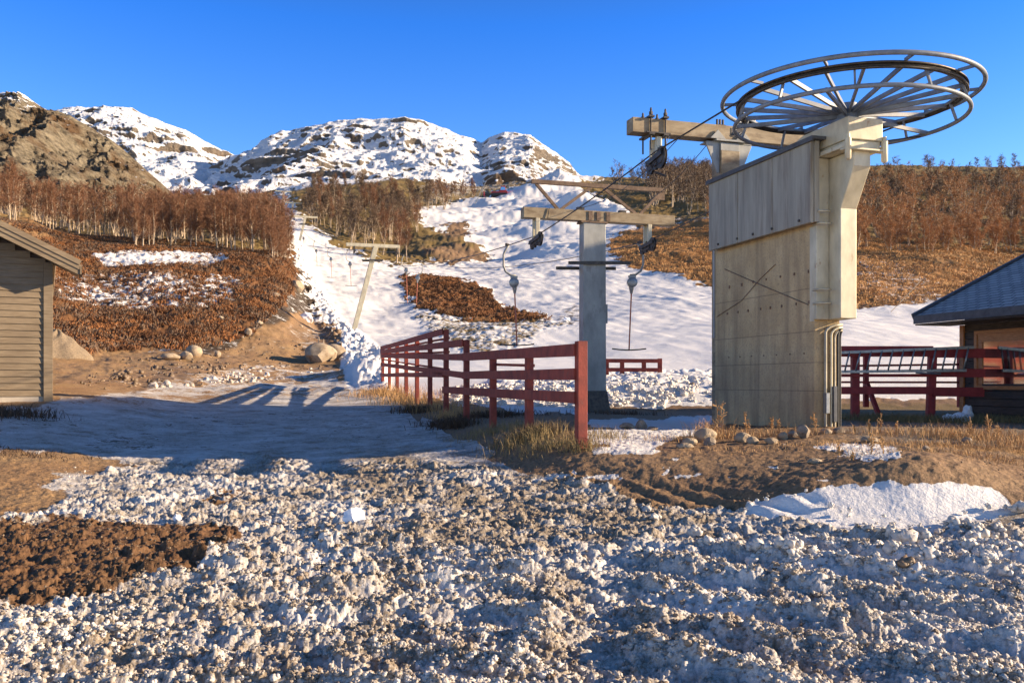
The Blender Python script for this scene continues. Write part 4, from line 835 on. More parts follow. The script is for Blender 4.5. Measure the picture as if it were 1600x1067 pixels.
# tower beside the fence
T1 = Vector((2.03, 22.6, EYE)); f1 = frame(T1)
t1 = empty('lift_tower', f1(0, 0, -.7), 'wide flat grey steel lift tower with two armed cross beam beside the red fence', 'lift tower')
MB().hexa([f1(-.31, -.16, -.9), f1(.31, -.16, -.9), f1(.31, .16, -.9), f1(-.31, .16, -.9), f1(-.30, -.15, 4.02), f1(.30, -.15, 4.02), f1(.30, .15, 4.02), f1(-.30, .15, 4.02)]).build('column', 'steel_dull', t1, bevel=.01)
MB().hexa([f1(-.42, -.26, -1.0), f1(.44, -.26, -1.0), f1(.44, .26, -1.0), f1(-.42, .26, -1.0), f1(-.325, -.175, -.2), f1(.325, -.175, -.2), f1(.325, .175, -.2), f1(-.325, .175, -.2)]).build('foot', 'dark_iron', t1, bevel=.01)
mb = MB(); lbox(mb, f1, -1.86, 2.23, -.13, .13, 4.05, 4.31); mb.build('cross_beam', 'beam_rust', t1, bevel=.008)
mb = MB(); lbox(mb, f1, -.36, .36, -.17, .17, 4.0, 4.045)
for a in (-.16, .06, .32): lbox(mb, f1, a, a+.10, -.15, -.135, 4.07, 4.29)
mb.build('mount_plate', 'truss_rust', t1)
zc = 4.97; mb = MB(); mb.beam(f1(-1.62, 0, zc), f1(1.98, 0, zc), .09, .10)
for p, q in (((-1.50, zc-.05), (-.92, 4.31)), ((-.05, zc-.05), (-.86, 4.31)), ((.30, zc-.05), (1.20, 4.31)), ((1.90, zc-.05), (1.30, 4.31))): mb.beam(f1(p[0], 0, p[1]), f1(q[0], 0, q[1]), .06, .07)
lbox(mb, f1, 1.78, 2.0, -.02, .02, 4.72, 4.92); mb.build('truss', 'truss_rust', t1)
mb = MB(); lbox(mb, f1, -.42, -.24, -.06, .06, 4.312, 4.40); lbox(mb, f1, .72, .9, -.06, .06, 4.312, 4.38); mb.tube([f1(-1.2, -.15, 4.31), f1(-1.25, -.16, 4.05)], .012, 6); mb.build('cable_clamps', 'dark_iron', t1)
mb = MB(); mb.beam(f1(-.72, -.20, 2.97), f1(.95, -.20, 3.03), .04, .08); mb.beam(f1(-.90, .20, 2.88), f1(.72, .20, 2.93), .04, .08); mb.build('climbing_rail', 'dark_iron', t1)
mb = MB(); lbox(mb, f1, .315, .37, -.1, .1, 1.5, 1.98); mb.build('switch_box', 'steel_dull', t1)
sheaves(lambda a, b, c: f1(a-1.50, b, c), t1, 4.05, 3.64, 4, .20, .155, -.10)
sheaves(lambda a, b, c: f1(a+1.52, b, c), t1, 4.05, 3.64, 4, .20, .155, -.10)
# towers further up: leaning posts
def far_tower(D, xc, top, base_xy, armw, label, tilt=True):
    c = P(xc, top, D); bx = P(base_xy[0], base_xy[1], D); f = frame(Vector((c.x, D, c.z))); root = empty('lift_tower', bx, label, 'lift tower')
    mb = MB(); mb.beam(bx-Vector((0, 0, .5)), c, .32, .34, U3); mb.build('column', 'steel', root, bevel=.01)
    mb = MB(); lbox(mb, f, -armw, armw*.82, -.12, .12, -.02, .20); mb.build('cross_beam', 'steel', root, bevel=.01)
    mb = MB(); mb.tube([f(-armw*.6, 0, .2), f(-.1, 0, .75), f(armw*.6, 0, .2)], .02, 5); mb.build('stay_wire', 'truss_rust', root)
    mb = MB(); mb.beam(f(-1.0, -.2, -.98), f(.5, -.2, -.92), .05, .09); mb.beam(f(-.9, .2, -1.0), f(.5, .2, -.95), .05, .09); mb.build('climbing_rail', 'dark_iron', root)
    for s in (-1, 1):
        q = lambda a, b, cc, s=s: f(a+s*1.5, b, cc)
        mb = MB()
        lbox(mb, q, -.05, .05, -.14, -.08, -.35, -.02); lbox(mb, q, -.05, .05, .08, .14, -.35, -.02)
        for k in range(4): mb.lathe(q(-.03, (k-1.5)*.17, -.40), N3, [(0, .02), (0, .10), (.06, .10), (.06, .02)], 10)
        mb.build('sheave_train', 'dark_iron', root)
    return f(-1.5, 0, -.30), f(1.5, 0, -.30)
K2 = far_tower(63, 587, 386, (546, 532), 2.05, 'leaning steel lift tower in the middle of the snowy lift track')
K3 = far_tower(125, 477, 340, (463, 392), 2.05, 'leaning lift tower at the right edge of the tall birches, second up the track')
K4 = far_tower(165, 458, 318, (452, 350), 2.0, 'small lift tower high on the track, third up from the fence')
K5 = far_tower(205, 444, 300, (440, 322), 2.0, 'smallest lift tower at the top of the snowy track')
# ropes
def sag(p, q, s, n=14): return [p.lerp(q, i/n)-Vector((0, 0, s*4*(i/n)*(1-i/n))) for i in range(n+1)]
wl_ = L(-1.545, 0, 4.067); wr_ = L(1.545, 0, 4.067)
half = [CW(1.545, math.pi+i*math.pi/40, 4.067) for i in range(41)]
lft = [wl_]+[f0(-1.44, 0, 4.10)]+sag(f0(-1.44, 0, 4.10), f1(-1.5, 0, 3.63), .05, 6)[1:]+sag(f1(-1.5, 0, 3.63), K2[0], .9)[1:]+sag(K2[0], K3[0], 1.2)[1:]+[K4[0], K5[0]]
rgt = [wr_]+[f0(1.5, 0, 4.10)]+sag(f0(1.5, 0, 4.10), f1(1.52, 0, 3.63), .05, 6)[1:]+sag(f1(1.52, 0, 3.63), K2[1], .9)[1:]+sag(K2[1], K3[1], 1.2)[1:]+[K4[1], K5[1]]
tag(MB().tube(lft[::-1]+half[1:-1]+rgt, .014, 6).build('haul_rope', 'rope', loc=wl_), 'dark steel haul rope running from the big wheel up over all towers', 'rope')
tag(MB().tube(sag(f0(-.95, .0, 4.40), f1(-.3, 0, 4.40), .25), .007, 5).build('signal_cable', 'rope', loc=f0(-.95, 0, 4.4)), 'thin dark cable left of two, running down from the upper cross beam', 'cable')
tag(MB().tube(sag(f0(-.35, .0, 4.36), f1(.8, 0, 4.36), .25), .007, 5).build('signal_cable', 'rope', loc=f0(-.35, 0, 4.36)), 'thin dark cable right of two, running down from the upper beam bracket', 'cable')
tag(MB().tube([f0(-1.18, -.1, 4.40), f0(-1.30, -.1, 4.12), f0(-1.36, -.1, 3.9)], .006, 5).build('tie_cord', 'galv', loc=f0(-1.18, -.1, 4.4)), 'thin pale cord hanging beside the sheaves of the upper cross beam', 'cord')
tag(MB().tube([L(.28, .3, 3.42), L(.9, .35, 3.66), L(1.58, .3, 3.78)], .010, 5).build('stay_cable', 'rope', loc=L(.3, .3, 3.2)), 'short dark cable leaving the head of the station to the right', 'cable')
# drag hangers (T bars)
def tbar(rp, sgn, drop, barw, label, k=1.0, rot=0):
    root = empty('drag_hanger', rp, label, 'ski lift hanger', 'T bar hangers on the haul rope'); q = lambda a, c, b=0: rp+Vector((a*sgn, b, c))*k
    MB().tube([q(.02, 0), q(-.04, -.06), q(-.13, -.25), q(-.13, -.55), q(-.07, -.72), q(.07, -.82), q(.22, -.83)], .029*k, 8).build('hanger_arm', 'steel_dull', root, smooth=True)
    mb = MB(); mb.tube([q(-.06, .02, -.12), q(.0, .03), q(-.06, .02, .12)], .03*k, 8); mb.build('rope_grip', 'dark_iron', root)
    c = q(.16, -1.02); mb = MB(); mb.lathe(c-Vector((0, .09*k, 0)), (0, 1, 0), [(0, .03*k), (0, .10*k), (.02*k, .135*k), (.16*k, .135*k), (.18*k, .10*k), (.18*k, .03*k)], 20)
    mb.lathe(c+Vector((.02*sgn*k, 0, -.08*k)), (0, 0, -1), [(0, .075*k), (.10*k, .06*k), (.20*k, .035*k), (.22*k, .03*k)], 12); lbox(mb, lambda a, b, cc: c+Vector((a*k, b*k, cc*k)), -.10, .10, -.03, .03, .12, .18); mb.build('spring_box', 'galv', root, smooth='auto')
    e = c+Vector((.08*sgn*k, 0, -drop)); MB().tube([c+Vector((.02*sgn*k, 0, -.28*k)), e], .019*k, 6).build('pull_rod', 'red_rod', root)
    ca, sa = math.cos(rot), math.sin(rot); MB().tube([e+Vector((barw/2*t*ca, barw/2*t*sa, .035*abs(t)**2)) for t in (-1, -.6, -.2, 0, .2, .6, 1)], .020*k, 6).build('cross_bar', 'dark_iron', root, smooth=True)
def on(line, D):
    for p, q in zip(line[:-1], line[1:]):
        if p.y <= D <= q.y: return p.lerp(q, (D-p.y)/(q.y-p.y+1e-9))
tbar(on(lft, 24.6), 1, 1.72, .95, 'nearest T bar hanger on the left rope, rod ending behind red fence')
tbar(on(rgt, 23.6), -1, 1.78, .90, 'T bar hanger right of the wide tower, curved bar above small red fence')
tbar(on(rgt, 60.5), 1, 2.2, 1.1, 'T bar hanger just right of the leaning tower, wide bar low over ski tracks')
tbar(on(rgt, 54.5), -1, 1.5, .9, 'T bar hanger above the left tip of the heather island')
tbar(on(lft, 66), 1, 1.6, .85, 'T bar hanger close left of the leaning tower, below its cross beam')
tbar(on(lft, 79), 1, 1.6, .85, 'T bar hanger second up the track from the leaning tower')
tbar(on(lft, 93), 1, 1.5, .85, 'T bar hanger third up the track from the leaning tower')
tbar(on(lft, 110), 1, 1.5, .85, 'tiny T bar hanger highest on the track, below the second leaning tower')
# ================================================================== FENCES
def rails(posts, levels, rail_mat, name, label, thick=.035, hgt=.14, post=.12, pm='red_wood', cat='fence', back=0):
    root = empty(name, (posts[0][0].x, posts[0][0].y, posts[0][0].z), label, cat)
    for b, t in posts:
        MB().beam(b-Vector((0, 0, .3)), t, post, post*.9, U3).build('post', pm, root, bevel=.006)
    return root
def fD(n): return 11+2.41*n
def fX(D): return 3.546-.2453*D
PY = [(533, 700), (548, 672), (556, 663), (531, 650), (515, 640), (520, 628), (528, 618), (533, 612), (537, 608), (540, 605), (543, 603)]   # top and foot rows of the posts in the photo
fr_ = empty('red_fence', (fX(11), 11, ground_z(fX(11), 11)), 'long red board fence stepping down towards the camera beside the snowy yard', 'fence')
PT = []
for i, (yt, yb) in enumerate(PY):
    D = fD(i); X = fX(D); zt = EYE+(HZ-yt)/F*D; zb = ground_z(X, D)-.15; PT.append((X, D, zt, zb)); wd = .125 if i == 0 else .11
    MB().beam((X, D, zb), (X, D, zt), wd, wd, U3).build('post', 'red_wood', fr_, bevel=.006)
def rail(i0, y0, i1, y1, hgt, off=.078):
    # one run of boards, board by board from post to post, on the side facing the yard
    for i in range(i0, i1):
        def zz_(k): t = (1/fD(k)-1/fD(i0))/(1/fD(i1)-1/fD(i0)); yy = y0+(y1-y0)*t; return EYE+(HZ-yy)/F*fD(k)
        p = Vector((fX(fD(i))-off, fD(i)-off*.25, zz_(i)+random.uniform(-.006, .006))); q = Vector((fX(fD(i+1))-off, fD(i+1)-off*.25, zz_(i+1)+random.uniform(-.006, .006)))
        e = (q-p).normalized()*.06*(0 if i == i0 else 1); MB().beam(p-e*0, q, .032+.004*(i % 2), hgt).build('rail', 'red_wood', fr_, bevel=.004)
rail(0, 547, 3, 558, .155); rail(3, 558, 10, 556, .14)
rail(0, 585, 3, 586, .145); rail(3, 586, 10, 569, .13)
rail(0, 621, 4, 609, .145); 
rail(3, 536, 10, 550, .15)
rail(4, 518, 10, 544.5, .15)
rail(4, 585, 10, 586, .13); 
for yy0, yy1 in ((526, 547.5), (548, 553.5), (576, 562)): rail(4, yy0+2, 10, yy1, .05, -.07)
rail(1, 571, 2, 570, .045, -.07)
# small red fence behind the tower
root = empty('red_fence', P(990, 600, 30), 'short low red fence standing in the snow bank right of the lift tower', 'fence')
for x, yt in ((948, 562), (972, 562), (1006, 562), (1031, 560)):
    MB().beam(P(x, 612, 30), P(x, yt, 30), .14, .12, Z3).build('post', 'red_wood', root, bevel=.006)
for yy in (563.5, 577.5, 589): MB().beam(P(942, yy, 29.9), P(1031, yy+.3, 29.9), .035, .13).build('rail', 'red_wood', root, bevel=.004)
# deck railing with inner row
root = empty('deck_railing', P(1455, 655, 19.9), 'dark red board railing of the deck in front of the hut, ladder hung on it', 'railing'); DR_ = 20.3
for x, yt, yb, lean in ((1336, 546, 650, 0), (1456, 547, 658, .1), (1608, 547, 660, 0)):
    MB().beam(P(x-lean*30, yb+6, DR_), P(x+lean*10, yt, DR_+.02), .17, .14, Z3).build('post', 'red_wood2', root, bevel=.008)
for x0, y0, x1, y1, h_ in ((1296, 549, 1458, 549, .24), (1458, 551.5, 1640, 552.5, .21), (1296, 586.5, 1458, 586.5, .07), (1458, 582.5, 1640, 583, .19), (1296, 610, 1458, 610, .17), (1458, 612, 1640, 613.5, .21)):
    MB().beam(P(x0, y0, DR_-.09), P(x1, y1, DR_-.09), .04, h_).build('rail', 'red_wood2', root, bevel=.004)
for x0, y0, x1, y1, h_ in ((1296, 572, 1640, 567.5, .05), (1296, 597, 1640, 597.5, .05)):
    MB().beam(P(x0, y0, 21.6), P(x1, y1, 21.6), .04, h_).build('inner_rail', 'red_wood2', root)
for x in (1353, 1500):
    MB().beam(P(x, 636, 21.8), P(x, 556, 21.8), .11, .11, Z3).build('inner_post', 'red_wood2', root); MB().beam(P(x+2, 600, 21.7), P(x+20, 648, 21.2), .09, .09, Z3).build('strut', 'red_wood2', root)
mb = MB(); mb.hexa([P(1296, 600, 22.2), P(1530, 600, 22.2), P(1530, 600, 26), P(1296, 600, 26), P(1296, 596, 22.2), P(1530, 596, 22.2), P(1530, 596.6, 26), P(1296, 596.6, 26)]) if False else None
# ladder
ld = empty('ladder', P(1400, 580, 20.1), 'long grey aluminium ladder hung lengthwise on the dark red deck railing', 'ladder'); Dl = 20.08
for (x0, y0, x1, y1) in ((1300, 551.5, 1522, 542.5), (1300, 581, 1510, 578.5)): MB().beam(P(x0, y0, Dl), P(x1, y1, Dl), .03, .065).build('side_rail', 'galv', ld, bevel=.004)
for k in range(13):
    x = 1302+k*16.9; MB().tube([P(x+1, 580.5-.012*(x-1300), Dl), P(x+8.5, 551-.04*(x+8-1300), Dl)], .02, 8).build('rung', 'galv', ld, smooth=True)
MB().tube([P(1431, 582.5, Dl-.03), P(1470, 584, Dl-.03)], .02, 6).build('foot_bar', 'galv', ld)
# ================================================================== BUILDINGS
def cabin():
    D = 20.0; X1 = (79-800)/F*D; X0 = X1-7.4; Xr = (X0+X1)/2; zg = ground_z(X1, D)-.25; eave = P(0, 428, D).z; sl = .49
    root = empty('cabin', (X1, D, zg), 'weathered grey brown wooden cabin with plank siding, cut by the left picture edge', 'cabin'); D2 = D+9
    ov = .55; zw = lambda X: eave+sl*(min(X-(X0-ov), (X1+ov)-X))     # roof underside height at X
    mb = MB()                              # lap siding boards on the gable end
    z = zg+.38; hb = .145; k = 0
    while z < zw(Xr)-.15:
        a, b = X0, X1-.10
        zt = z+hb
        if zt > zw(a): a = X0-ov+(zt-eave)/sl
        if zt > zw(X1-.1): b = X1+ov-(zt-eave)/sl
        if b-a < .3: break
        mb.hexa([(a, D-.035, z), (b, D-.035, z), (b, D+.03, z), (a, D+.03, z), (a, D-.008, z+hb+.012), (b, D-.008, z+hb+.012), (b, D+.03, z+hb+.012), (a, D+.03, z+hb+.012)]); z += hb
    mb.build('front_wall', 'siding', root)
    mb = MB(); z = zg+.38
    while z+hb < eave+sl*ov-.03: mb.hexa([(X1-.03, D+.02, z), (X1+.035, D+.02, z), (X1+.035, D2, z), (X1-.03, D2, z), (X1-.03, D+.02, z+hb), (X1+.008, D+.02, z+hb), (X1+.008, D2, z+hb), (X1-.03, D2, z+hb)]); z += hb
    mb.build('side_wall', 'siding', root)
    g = MB(); g.prism([(X0, zg+.3), (X1-.05, zg+.3), (X1-.05, zw(X1-.05)-.02), (Xr, zw(Xr)-.02), (X0, zw(X0)-.02)], lambda p: (p[0], D+.031, p[1]), lambda p: (p[0], D+.12, p[1])); g.build('gable', 'dark_wood', root)
    MB().box((X0+.02, D2-.1, zg), (X1-.02, D2, eave+.2)).build('back_wall', 'siding', root)
    MB().box((X1-.14, D-.06, zg+.1), (X1+.045, D+.018, zw(X1)-.02)).build('corner_board', 'siding', root, bevel=.006)
    MB().box((X0-.02, D-.01, zg-.9), (X1+.0, D2, zg+.375)).build('foundation', 'plaster', root)
    th = .22; mb = MB(); Y0 = D-.60
    DF = D+.28
    for xe, ya, yb in ((ov, Y0, DF), (.10, DF+.002, D2+.5)):
        ze = eave+sl*(ov-xe)
        mb.prism([(X1+xe, ze), (Xr, eave+sl*(Xr-(X0-ov))), (Xr, eave+sl*(Xr-(X0-ov))+th*.6), (X1+xe+.02, ze+th*.6)], lambda p: (p[0], ya, p[1]), lambda p: (p[0], yb, p[1]))
    mb.prism([(X0-ov, eave), (X0-ov-.02, eave+th*.6), (Xr, eave+sl*(Xr-(X0-ov))+th*.6), (Xr, eave+sl*(Xr-(X0-ov)))], lambda p: (p[0], Y0, p[1]), lambda p: (p[0], D2+.5, p[1]))
    mb.build('roof', 'siding', root)
    zr = eave+sl*(Xr-(X0-ov))
    for o_, d_ in ((-.06, .0), (.055, -.02), (.155, -.04)):    # the stepped verge boards
        mb = MB(); mb.beam((X1+ov+.03, Y0-.02+d_, eave+o_+.05), (Xr, Y0-.02+d_, zr+o_+.05), .03, .11, (0, 0, 1)); mb.build('verge_board', 'siding', root, bevel=.004)
    MB().beam((X1+ov+.04, Y0-.06, eave+.04), (X1+ov+.04, D+.28, eave+.04), .03, .17).build('eave_board', 'siding', root)
    root.rotation_euler.z = math.radians(27.5)
cabin()
def hut():
    e = Vector((.272, -.962, 0)); m = Vector((.962, .272, 0)); c0 = Vector((9.45, 21.0, EYE)); H = lambda a, b, c: c0+e*a+m*b+Z3*c    # a along the eave towards the camera, b inwards, c above eye
    root = empty('hut', H(3, 4, -.95), 'brown timber hut with grey shingle roof and orange framed window at right picture edge', 'hut')
    ez = 1.50; LN = 7.5; W = 5.0; sl = .475; zr = ez+sl*W
    me = bpy.data.meshes.new('roof'); vs = [H(-.0, 0, ez+.06), H(LN, 0, ez+.06), H(LN, W, zr+.06), H(0, W, zr+.06), H(LN, 2*W, ez+.06), H(0, 2*W, ez+.06)]; off = wloc(root)
    me.from_pydata([tuple(v-off) for v in vs], [], [(0, 1, 2, 3), (3, 2, 4, 5)]); uv = me.uv_layers.new(name='UVMap'); sw = W*math.sqrt(1+sl*sl)
    for p, cc in zip(me.loops, ((0, 0), (LN, 0), (LN, sw), (0, sw), (0, sw), (LN, sw), (LN, 2*sw), (0, 2*sw))): uv.data[p.index].uv = cc
    me.materials.append(M['shingle']); o = bpy.data.objects.new('roof', me); COL.objects.link(o); o.parent = root; s = o.modifiers.new('thick', 'SOLIDIFY'); s.thickness = .05; s.offset = -1
    MB().beam(H(-.02, -.02, ez-.03), H(LN, -.02, ez-.03), .035, .19).build('eave_board', 'fascia', root, bevel=.004)
    MB().beam(H(-.03, -.03, ez-.0), H(-.03, W, zr+.0), .035, .17).build('verge_board', 'fascia', root, bevel=.004)
    MB().beam(H(-.05, -.03, ez+.10), H(-.05, W, zr+.10), .10, .035).build('verge_trim', 'fascia', root)
    mb = MB(); lbox(mb, lambda a, b, c: H(a, b, c), 0, LN, .0, .95, ez-.16, ez-.13); mb.build('soffit', 'dark_wood', root)
    mb = MB(); a0, b0 = .42, .96; z = -1.2; hb = .17
    while z < ez-.14:
        if z < -.15: lbox(mb, H, a0+.1, LN, b0-.03+.0, b0+.08, z, z+hb-.012)
        else:
            lbox(mb, H, a0+.1, a0+.40, b0-.03, b0+.08, z, z+hb-.012); lbox(mb, H, 2.4, LN, b0-.03, b0+.08, z, z+hb-.012)
            if z > 1.18: lbox(mb, H, a0+.40, 2.4, b0-.03, b0+.08, z, z+hb-.012)
        z += hb
    mb.build('wall', 'dark_wood', root)
    mb = MB(); lbox(mb, H, a0+.02, a0+.10, b0+.08, 9, -1.2, ez-.14); mb.build('back_wall', 'dark_wood', root)
    mb = MB(); lbox(mb, H, a0-.02, a0+.10, b0-.07, b0+.078, -1.2, ez-.17); mb.build('corner_post', 'orange_wood', root)
    wn_ = MB()
    for q in ((a0+.40, 2.4, 1.10, 1.18), (a0+.40, 2.4, -.15, -.07)): lbox(wn_, H, q[0], q[1], b0-.055, b0+.02, q[2], q[3])
    for q in (a0+.40, 2.32): lbox(wn_, H, q, q+.08, b0-.055, b0+.02, -.07, 1.10)
    w_ = wn_.build('window', 'orange_wood', root, bevel=.004)
    mb = MB(); lbox(mb, H, a0+.48, 2.32, b0-.01, b0+.0, -.07, 1.10); mb.build('pane', 'glass', w_)
    mb = MB(); lbox(mb, H, a0+.62, 2.32, b0-.03, b0-.012, .92, 1.10); lbox(mb, H, a0+.48, a0+.62, b0-.03, b0-.012, -.07, 1.10); mb.build('sash', 'orange_wood', w_)
    mb = MB(); lbox(mb, H, .5, LN, 1.1, 2*W-.6, -1.2, 1.2)
    mb.build('core', 'dark_wood', root)
hut()
# the lodge right of the frame whose roof throws the band of shade over the yard
def lodge():
    root = empty('lodge', (23, 19, 0), 'long dark timber lodge beyond the right picture edge', 'building')
    x0, x1, y0, y1 = 18.5, 26.5, LG[0], LG[1]; h = LG[2]; zb = -.4
    MB().box((x0, y0+.4, zb), (x1, y1-.4, h-.3)).build('wall', 'siding', root)
    MB().prism([(x0-.5, h-.45), ((x0+x1)/2, h+1.4), (x1+.5, h-.45), (x1+.5, h-.25), ((x0+x1)/2, h+1.62), (x0-.5, h-.25)], lambda p: (p[0], y0, p[1]), lambda p: (p[0], y1, p[1])).build('roof', 'fascia', root)
    for k in range(4):
        y = y0+1.5+k*2.4; w_ = MB().box((x0-.05, y, 1.0), (x0+.02, y+1.2, 2.2)).build('window', 'orange_wood', root); MB().box((x0-.06, y+.1, 1.1), (x0-.052, y+1.1, 2.1)).build('pane', 'glass', w_)
LG = (13.85, 25.5, 9.6)
lodge()
# ================================================================== GROOMER, SNOW LANCE
def groomer():
    c = P(780, 315, 248); z = ground_z(c.x, c.y)+.6; f = lambda a, b, cc: Vector((c.x+a, c.y+b, z+cc)); root = empty('snow_groomer', f(0, 0, 0), 'small red snow groomer parked at the top left of the ski slope', 'snow groomer')
    for s in (-1, 1):
        mb = MB(); mb.prism([(-2.3, .45), (-1.9, 0), (1.9, 0), (2.3, .45), (2.0, .85), (-2.0, .85)], lambda p, s=s: f(p[0], s*1.3-.4, p[1]), lambda p, s=s: f(p[0], s*1.3+.4, p[1])); mb.build('track', 'black_rubber', root)
    MB().prism([(-2.2, .7), (2.3, .7), (2.3, 1.5), (-2.2, 1.3)], lambda p: f(p[0], -1.1, p[1]), lambda p: f(p[0], 1.1, p[1])).build('body', 'cat_red', root, bevel=.05)
    MB().prism([(.1, 1.5), (1.9, 1.5), (1.7, 2.9), (.5, 2.9)], lambda p: f(p[0], -1.0, p[1]), lambda p: f(p[0], 1.0, p[1])).build('cab', 'cat_red', root, bevel=.05)
    MB().prism([(.3, 1.75), (1.75, 1.75), (1.6, 2.6), (.55, 2.6)], lambda p: f(p[0], -1.03, p[1]), lambda p: f(p[0], -1.01, p[1])).build('window', 'glass', root)
    MB().box(f(-4.3, -2, .2), f(-4.0, 2, 1.2)).build('blade', 'cat_red', root); MB().beam(f(-4.0, 0, .6), f(-2.2, 0, .9), .3, .2).build('blade_arm', 'dark_iron', root)
groomer()
q = P(742, 318, 230); q.z = ground_z(q.x, q.y)
tag(MB().tube([q, P(760, 282, 230), P(770, 276, 230)], .09, 6).build('snow_lance', 'galv', loc=q), 'thin leaning snow making lance beside the red snow groomer', 'snow lance')
q = P(1392, 470, 62); q.z = ground_z(q.x, q.y)
tag(MB().tube([q, P(1440, 437, 62)], .025, 5).build('pole', 'bark', loc=q), 'thin pale pole leaning over the orange slope left of the hut roof', 'pole')
# ================================================================== GRASS AND STALKS
def grass(name, spots, label, mat, seed, wdt=.006, cat='grass'):
    r = random.Random(seed); V = []; Fs = []
    for (x, y, D, sx, sd_, n, h) in spots:
        c = P(x, y, D)
        for k in range(n):
            X = c.x+r.gauss(0, sx); Y = D+r.gauss(0, sd_); z = ground_z(X, Y)-.01; hh = h*r.uniform(.4, 1.15); dx, dy = r.gauss(0, .45), r.gauss(0, .45); a = r.random()*6.28; s = Vector((math.cos(a), math.sin(a), 0))*wdt/2*(D/12)**.5
            p0 = Vector((X, Y, z)); p1 = p0+Vector((dx*hh*.35, dy*hh*.35, hh*.6)); p2 = p0+Vector((dx*hh, dy*hh, hh*(1-.25*abs(dx))))
            i = len(V); V += [p0-s, p0+s, p1+s*.8, p1-s*.8, p2]; Fs += [(i, i+1, i+2, i+3), (i+3, i+2, i+4)]
    mb = MB(); mb.v = [tuple(v) for v in V]; mb.f = Fs
    me = bpy.data.meshes.new(name); me.from_pydata(mb.v, [], Fs); me.materials.append(M[mat]); o = bpy.data.objects.new(name, me); COL.objects.link(o); return tag(o, label, cat, kind='stuff')
grass('dry_grass', [(912, 700, 10.9, .12, .1, 260, .22), (870, 700, 11.4, .3, .2, 500, .2), (830, 685, 12.4, .3, .3, 700, .26), (780, 672, 14.5, .4, .4, 500, .22), (940, 690, 12, .2, .2, 260, .2)], 'olive and straw coloured grass round the nearest fence posts', 'straw_green', 1)
grass('dry_grass', [(600, 615, 30, .5, 1.0, 900, .38), (640, 625, 26, .5, 1.0, 900, .34), (680, 632, 23, .4, .8, 700, .3), (700, 640, 20, .25, .5, 300, .25), (740, 640, 21, .4, .5, 200, .3)], 'golden sunlit grass under the far end of the long red fence', 'straw', 2)
grass('dry_grass', [(1110, 695, 11.9, .16, .1, 190, .34), (1060, 705, 11.6, .25, .12, 160, .16), (1180, 700, 11.9, .4, .1, 260, .18), (1250, 700, 11.9, .15, .08, 90, .2), (1400, 700, 12, .6, .15, 300, .16), (1510, 705, 11.6, .5, .2, 900, .22), (1580, 715, 11.0, .4, .3, 700, .16), (1330, 740, 10, .15, .12, 60, .12), (1335, 762, 9.3, .1, .1, 50, .12), (1300, 725, 10.6, .2, .15, 120, .1), (1450, 735, 9.9, .4, .15, 500, .07), (1560, 745, 9.6, .4, .25, 900, .08), (1500, 722, 10.6, .5, .2, 700, .1), (1270, 722, 10.7, .4, .1, 260, .08), (1120, 722, 10.7, .3, .08, 120, .07), (1190, 728, 10.4, .4, .1, 120, .06), (1420, 758, 9.2, .3, .1, 160, .07)], 'orange dry grass among the stones in front of the pillar', 'straw', 3)
grass('dry_grass', [(1350+k*22, 652, 19.2+random.uniform(-.6, .6), .4, .5, 340, .2) for k in range(14)], 'green brown grass strip below the deck railing', 'straw_green', 4, .008)
grass('heather_tufts', [(700, 650, 17.6, .25, .25, 600, .2), (712, 653, 17.0, .2, .2, 400, .2), (650, 637, 22, .3, .4, 500, .2), (756, 648, 19.5, .3, .2, 400, .16), (840, 683, 12.8, .2, .25, 500, .2), (790, 648, 20, .5, .3, 400, .18), (970, 645, 21, .4, .3, 300, .15), (10, 645, 17, .4, .3, 700, .25), (30, 690, 12, .4, .3, 300, .1)], 'dark low heather tufts beside the fence posts and the cabin', 'heather', 5, .012, 'heather')
def sprigs(name, n, poly, dr, h, w, mat, label, cat, seed):
    r = np.random.default_rng(seed); xs = [p[0] for p in poly]; px = r.uniform(min(xs), max(xs), n); D = np.sqrt(r.uniform(dr[0]**2, dr[1]**2, n)); z = gz(px, D); y = HZ-F*(z-EYE)/D; X = (px-800)/F*D
    cl = fbm(X*.9, D*.9, 3, seed); C, snow, dirt, lump, he = paint(px, D, X, y); m = (sdf(px, y, poly) > 0) & (snow+(fbm(X*2, D*2, 3, 5)-.5)*.6 < .45) & (cl > .40+.12*r.random(n)); X, D, z, cl = X[m], D[m], z[m], cl[m]; n = len(X)
    z = z+f_far(X, D); a = r.random(n)*6.28; hh = h*(.5+.8*r.random(n)); s = np.stack([np.cos(a), np.sin(a), 0*a], -1)*w/2; p = np.stack([X, D, z-.05], -1); q = p+np.stack([r.normal(0, .5, n)*hh, r.normal(0, .5, n)*hh, hh], -1)
    V = np.stack([p-s*.4, p+s*.4, q+s, q-s], 1).reshape(-1, 3); return tag(mesh_np(name, V, np.arange(4*n).reshape(-1, 4), M[mat], smooth=False), label, cat, kind='stuff')
def f_far(X, D): return (fbm(X*.10, D*.10, 5, 55)-.5)*np.clip((D-24)/40, 0, 1)*2.2*np.clip(D/100, .3, 2)*((D-24)/6).clip(0, 1)+.12
sprigs('heather', 230000, [(-60, 560), (-60, 340), (140, 372), (340, 388), (430, 400), (462, 425), (462, 450), (440, 490), (400, 520), (330, 545), (200, 548), (80, 560)], (40, 92), .20, .055, 'heather_rust', 'rust brown heather covering the hill behind the cabin', 'heather', 71)
sprigs('heather', 80000, [(628, 440), (660, 436), (705, 440), (762, 462), (805, 480), (858, 488), (862, 498), (780, 498), (700, 494), (648, 484), (630, 458)], (58, 100), .20, .065, 'heather_rust', 'brown heather island in the middle of the snowy slope', 'heather', 72)
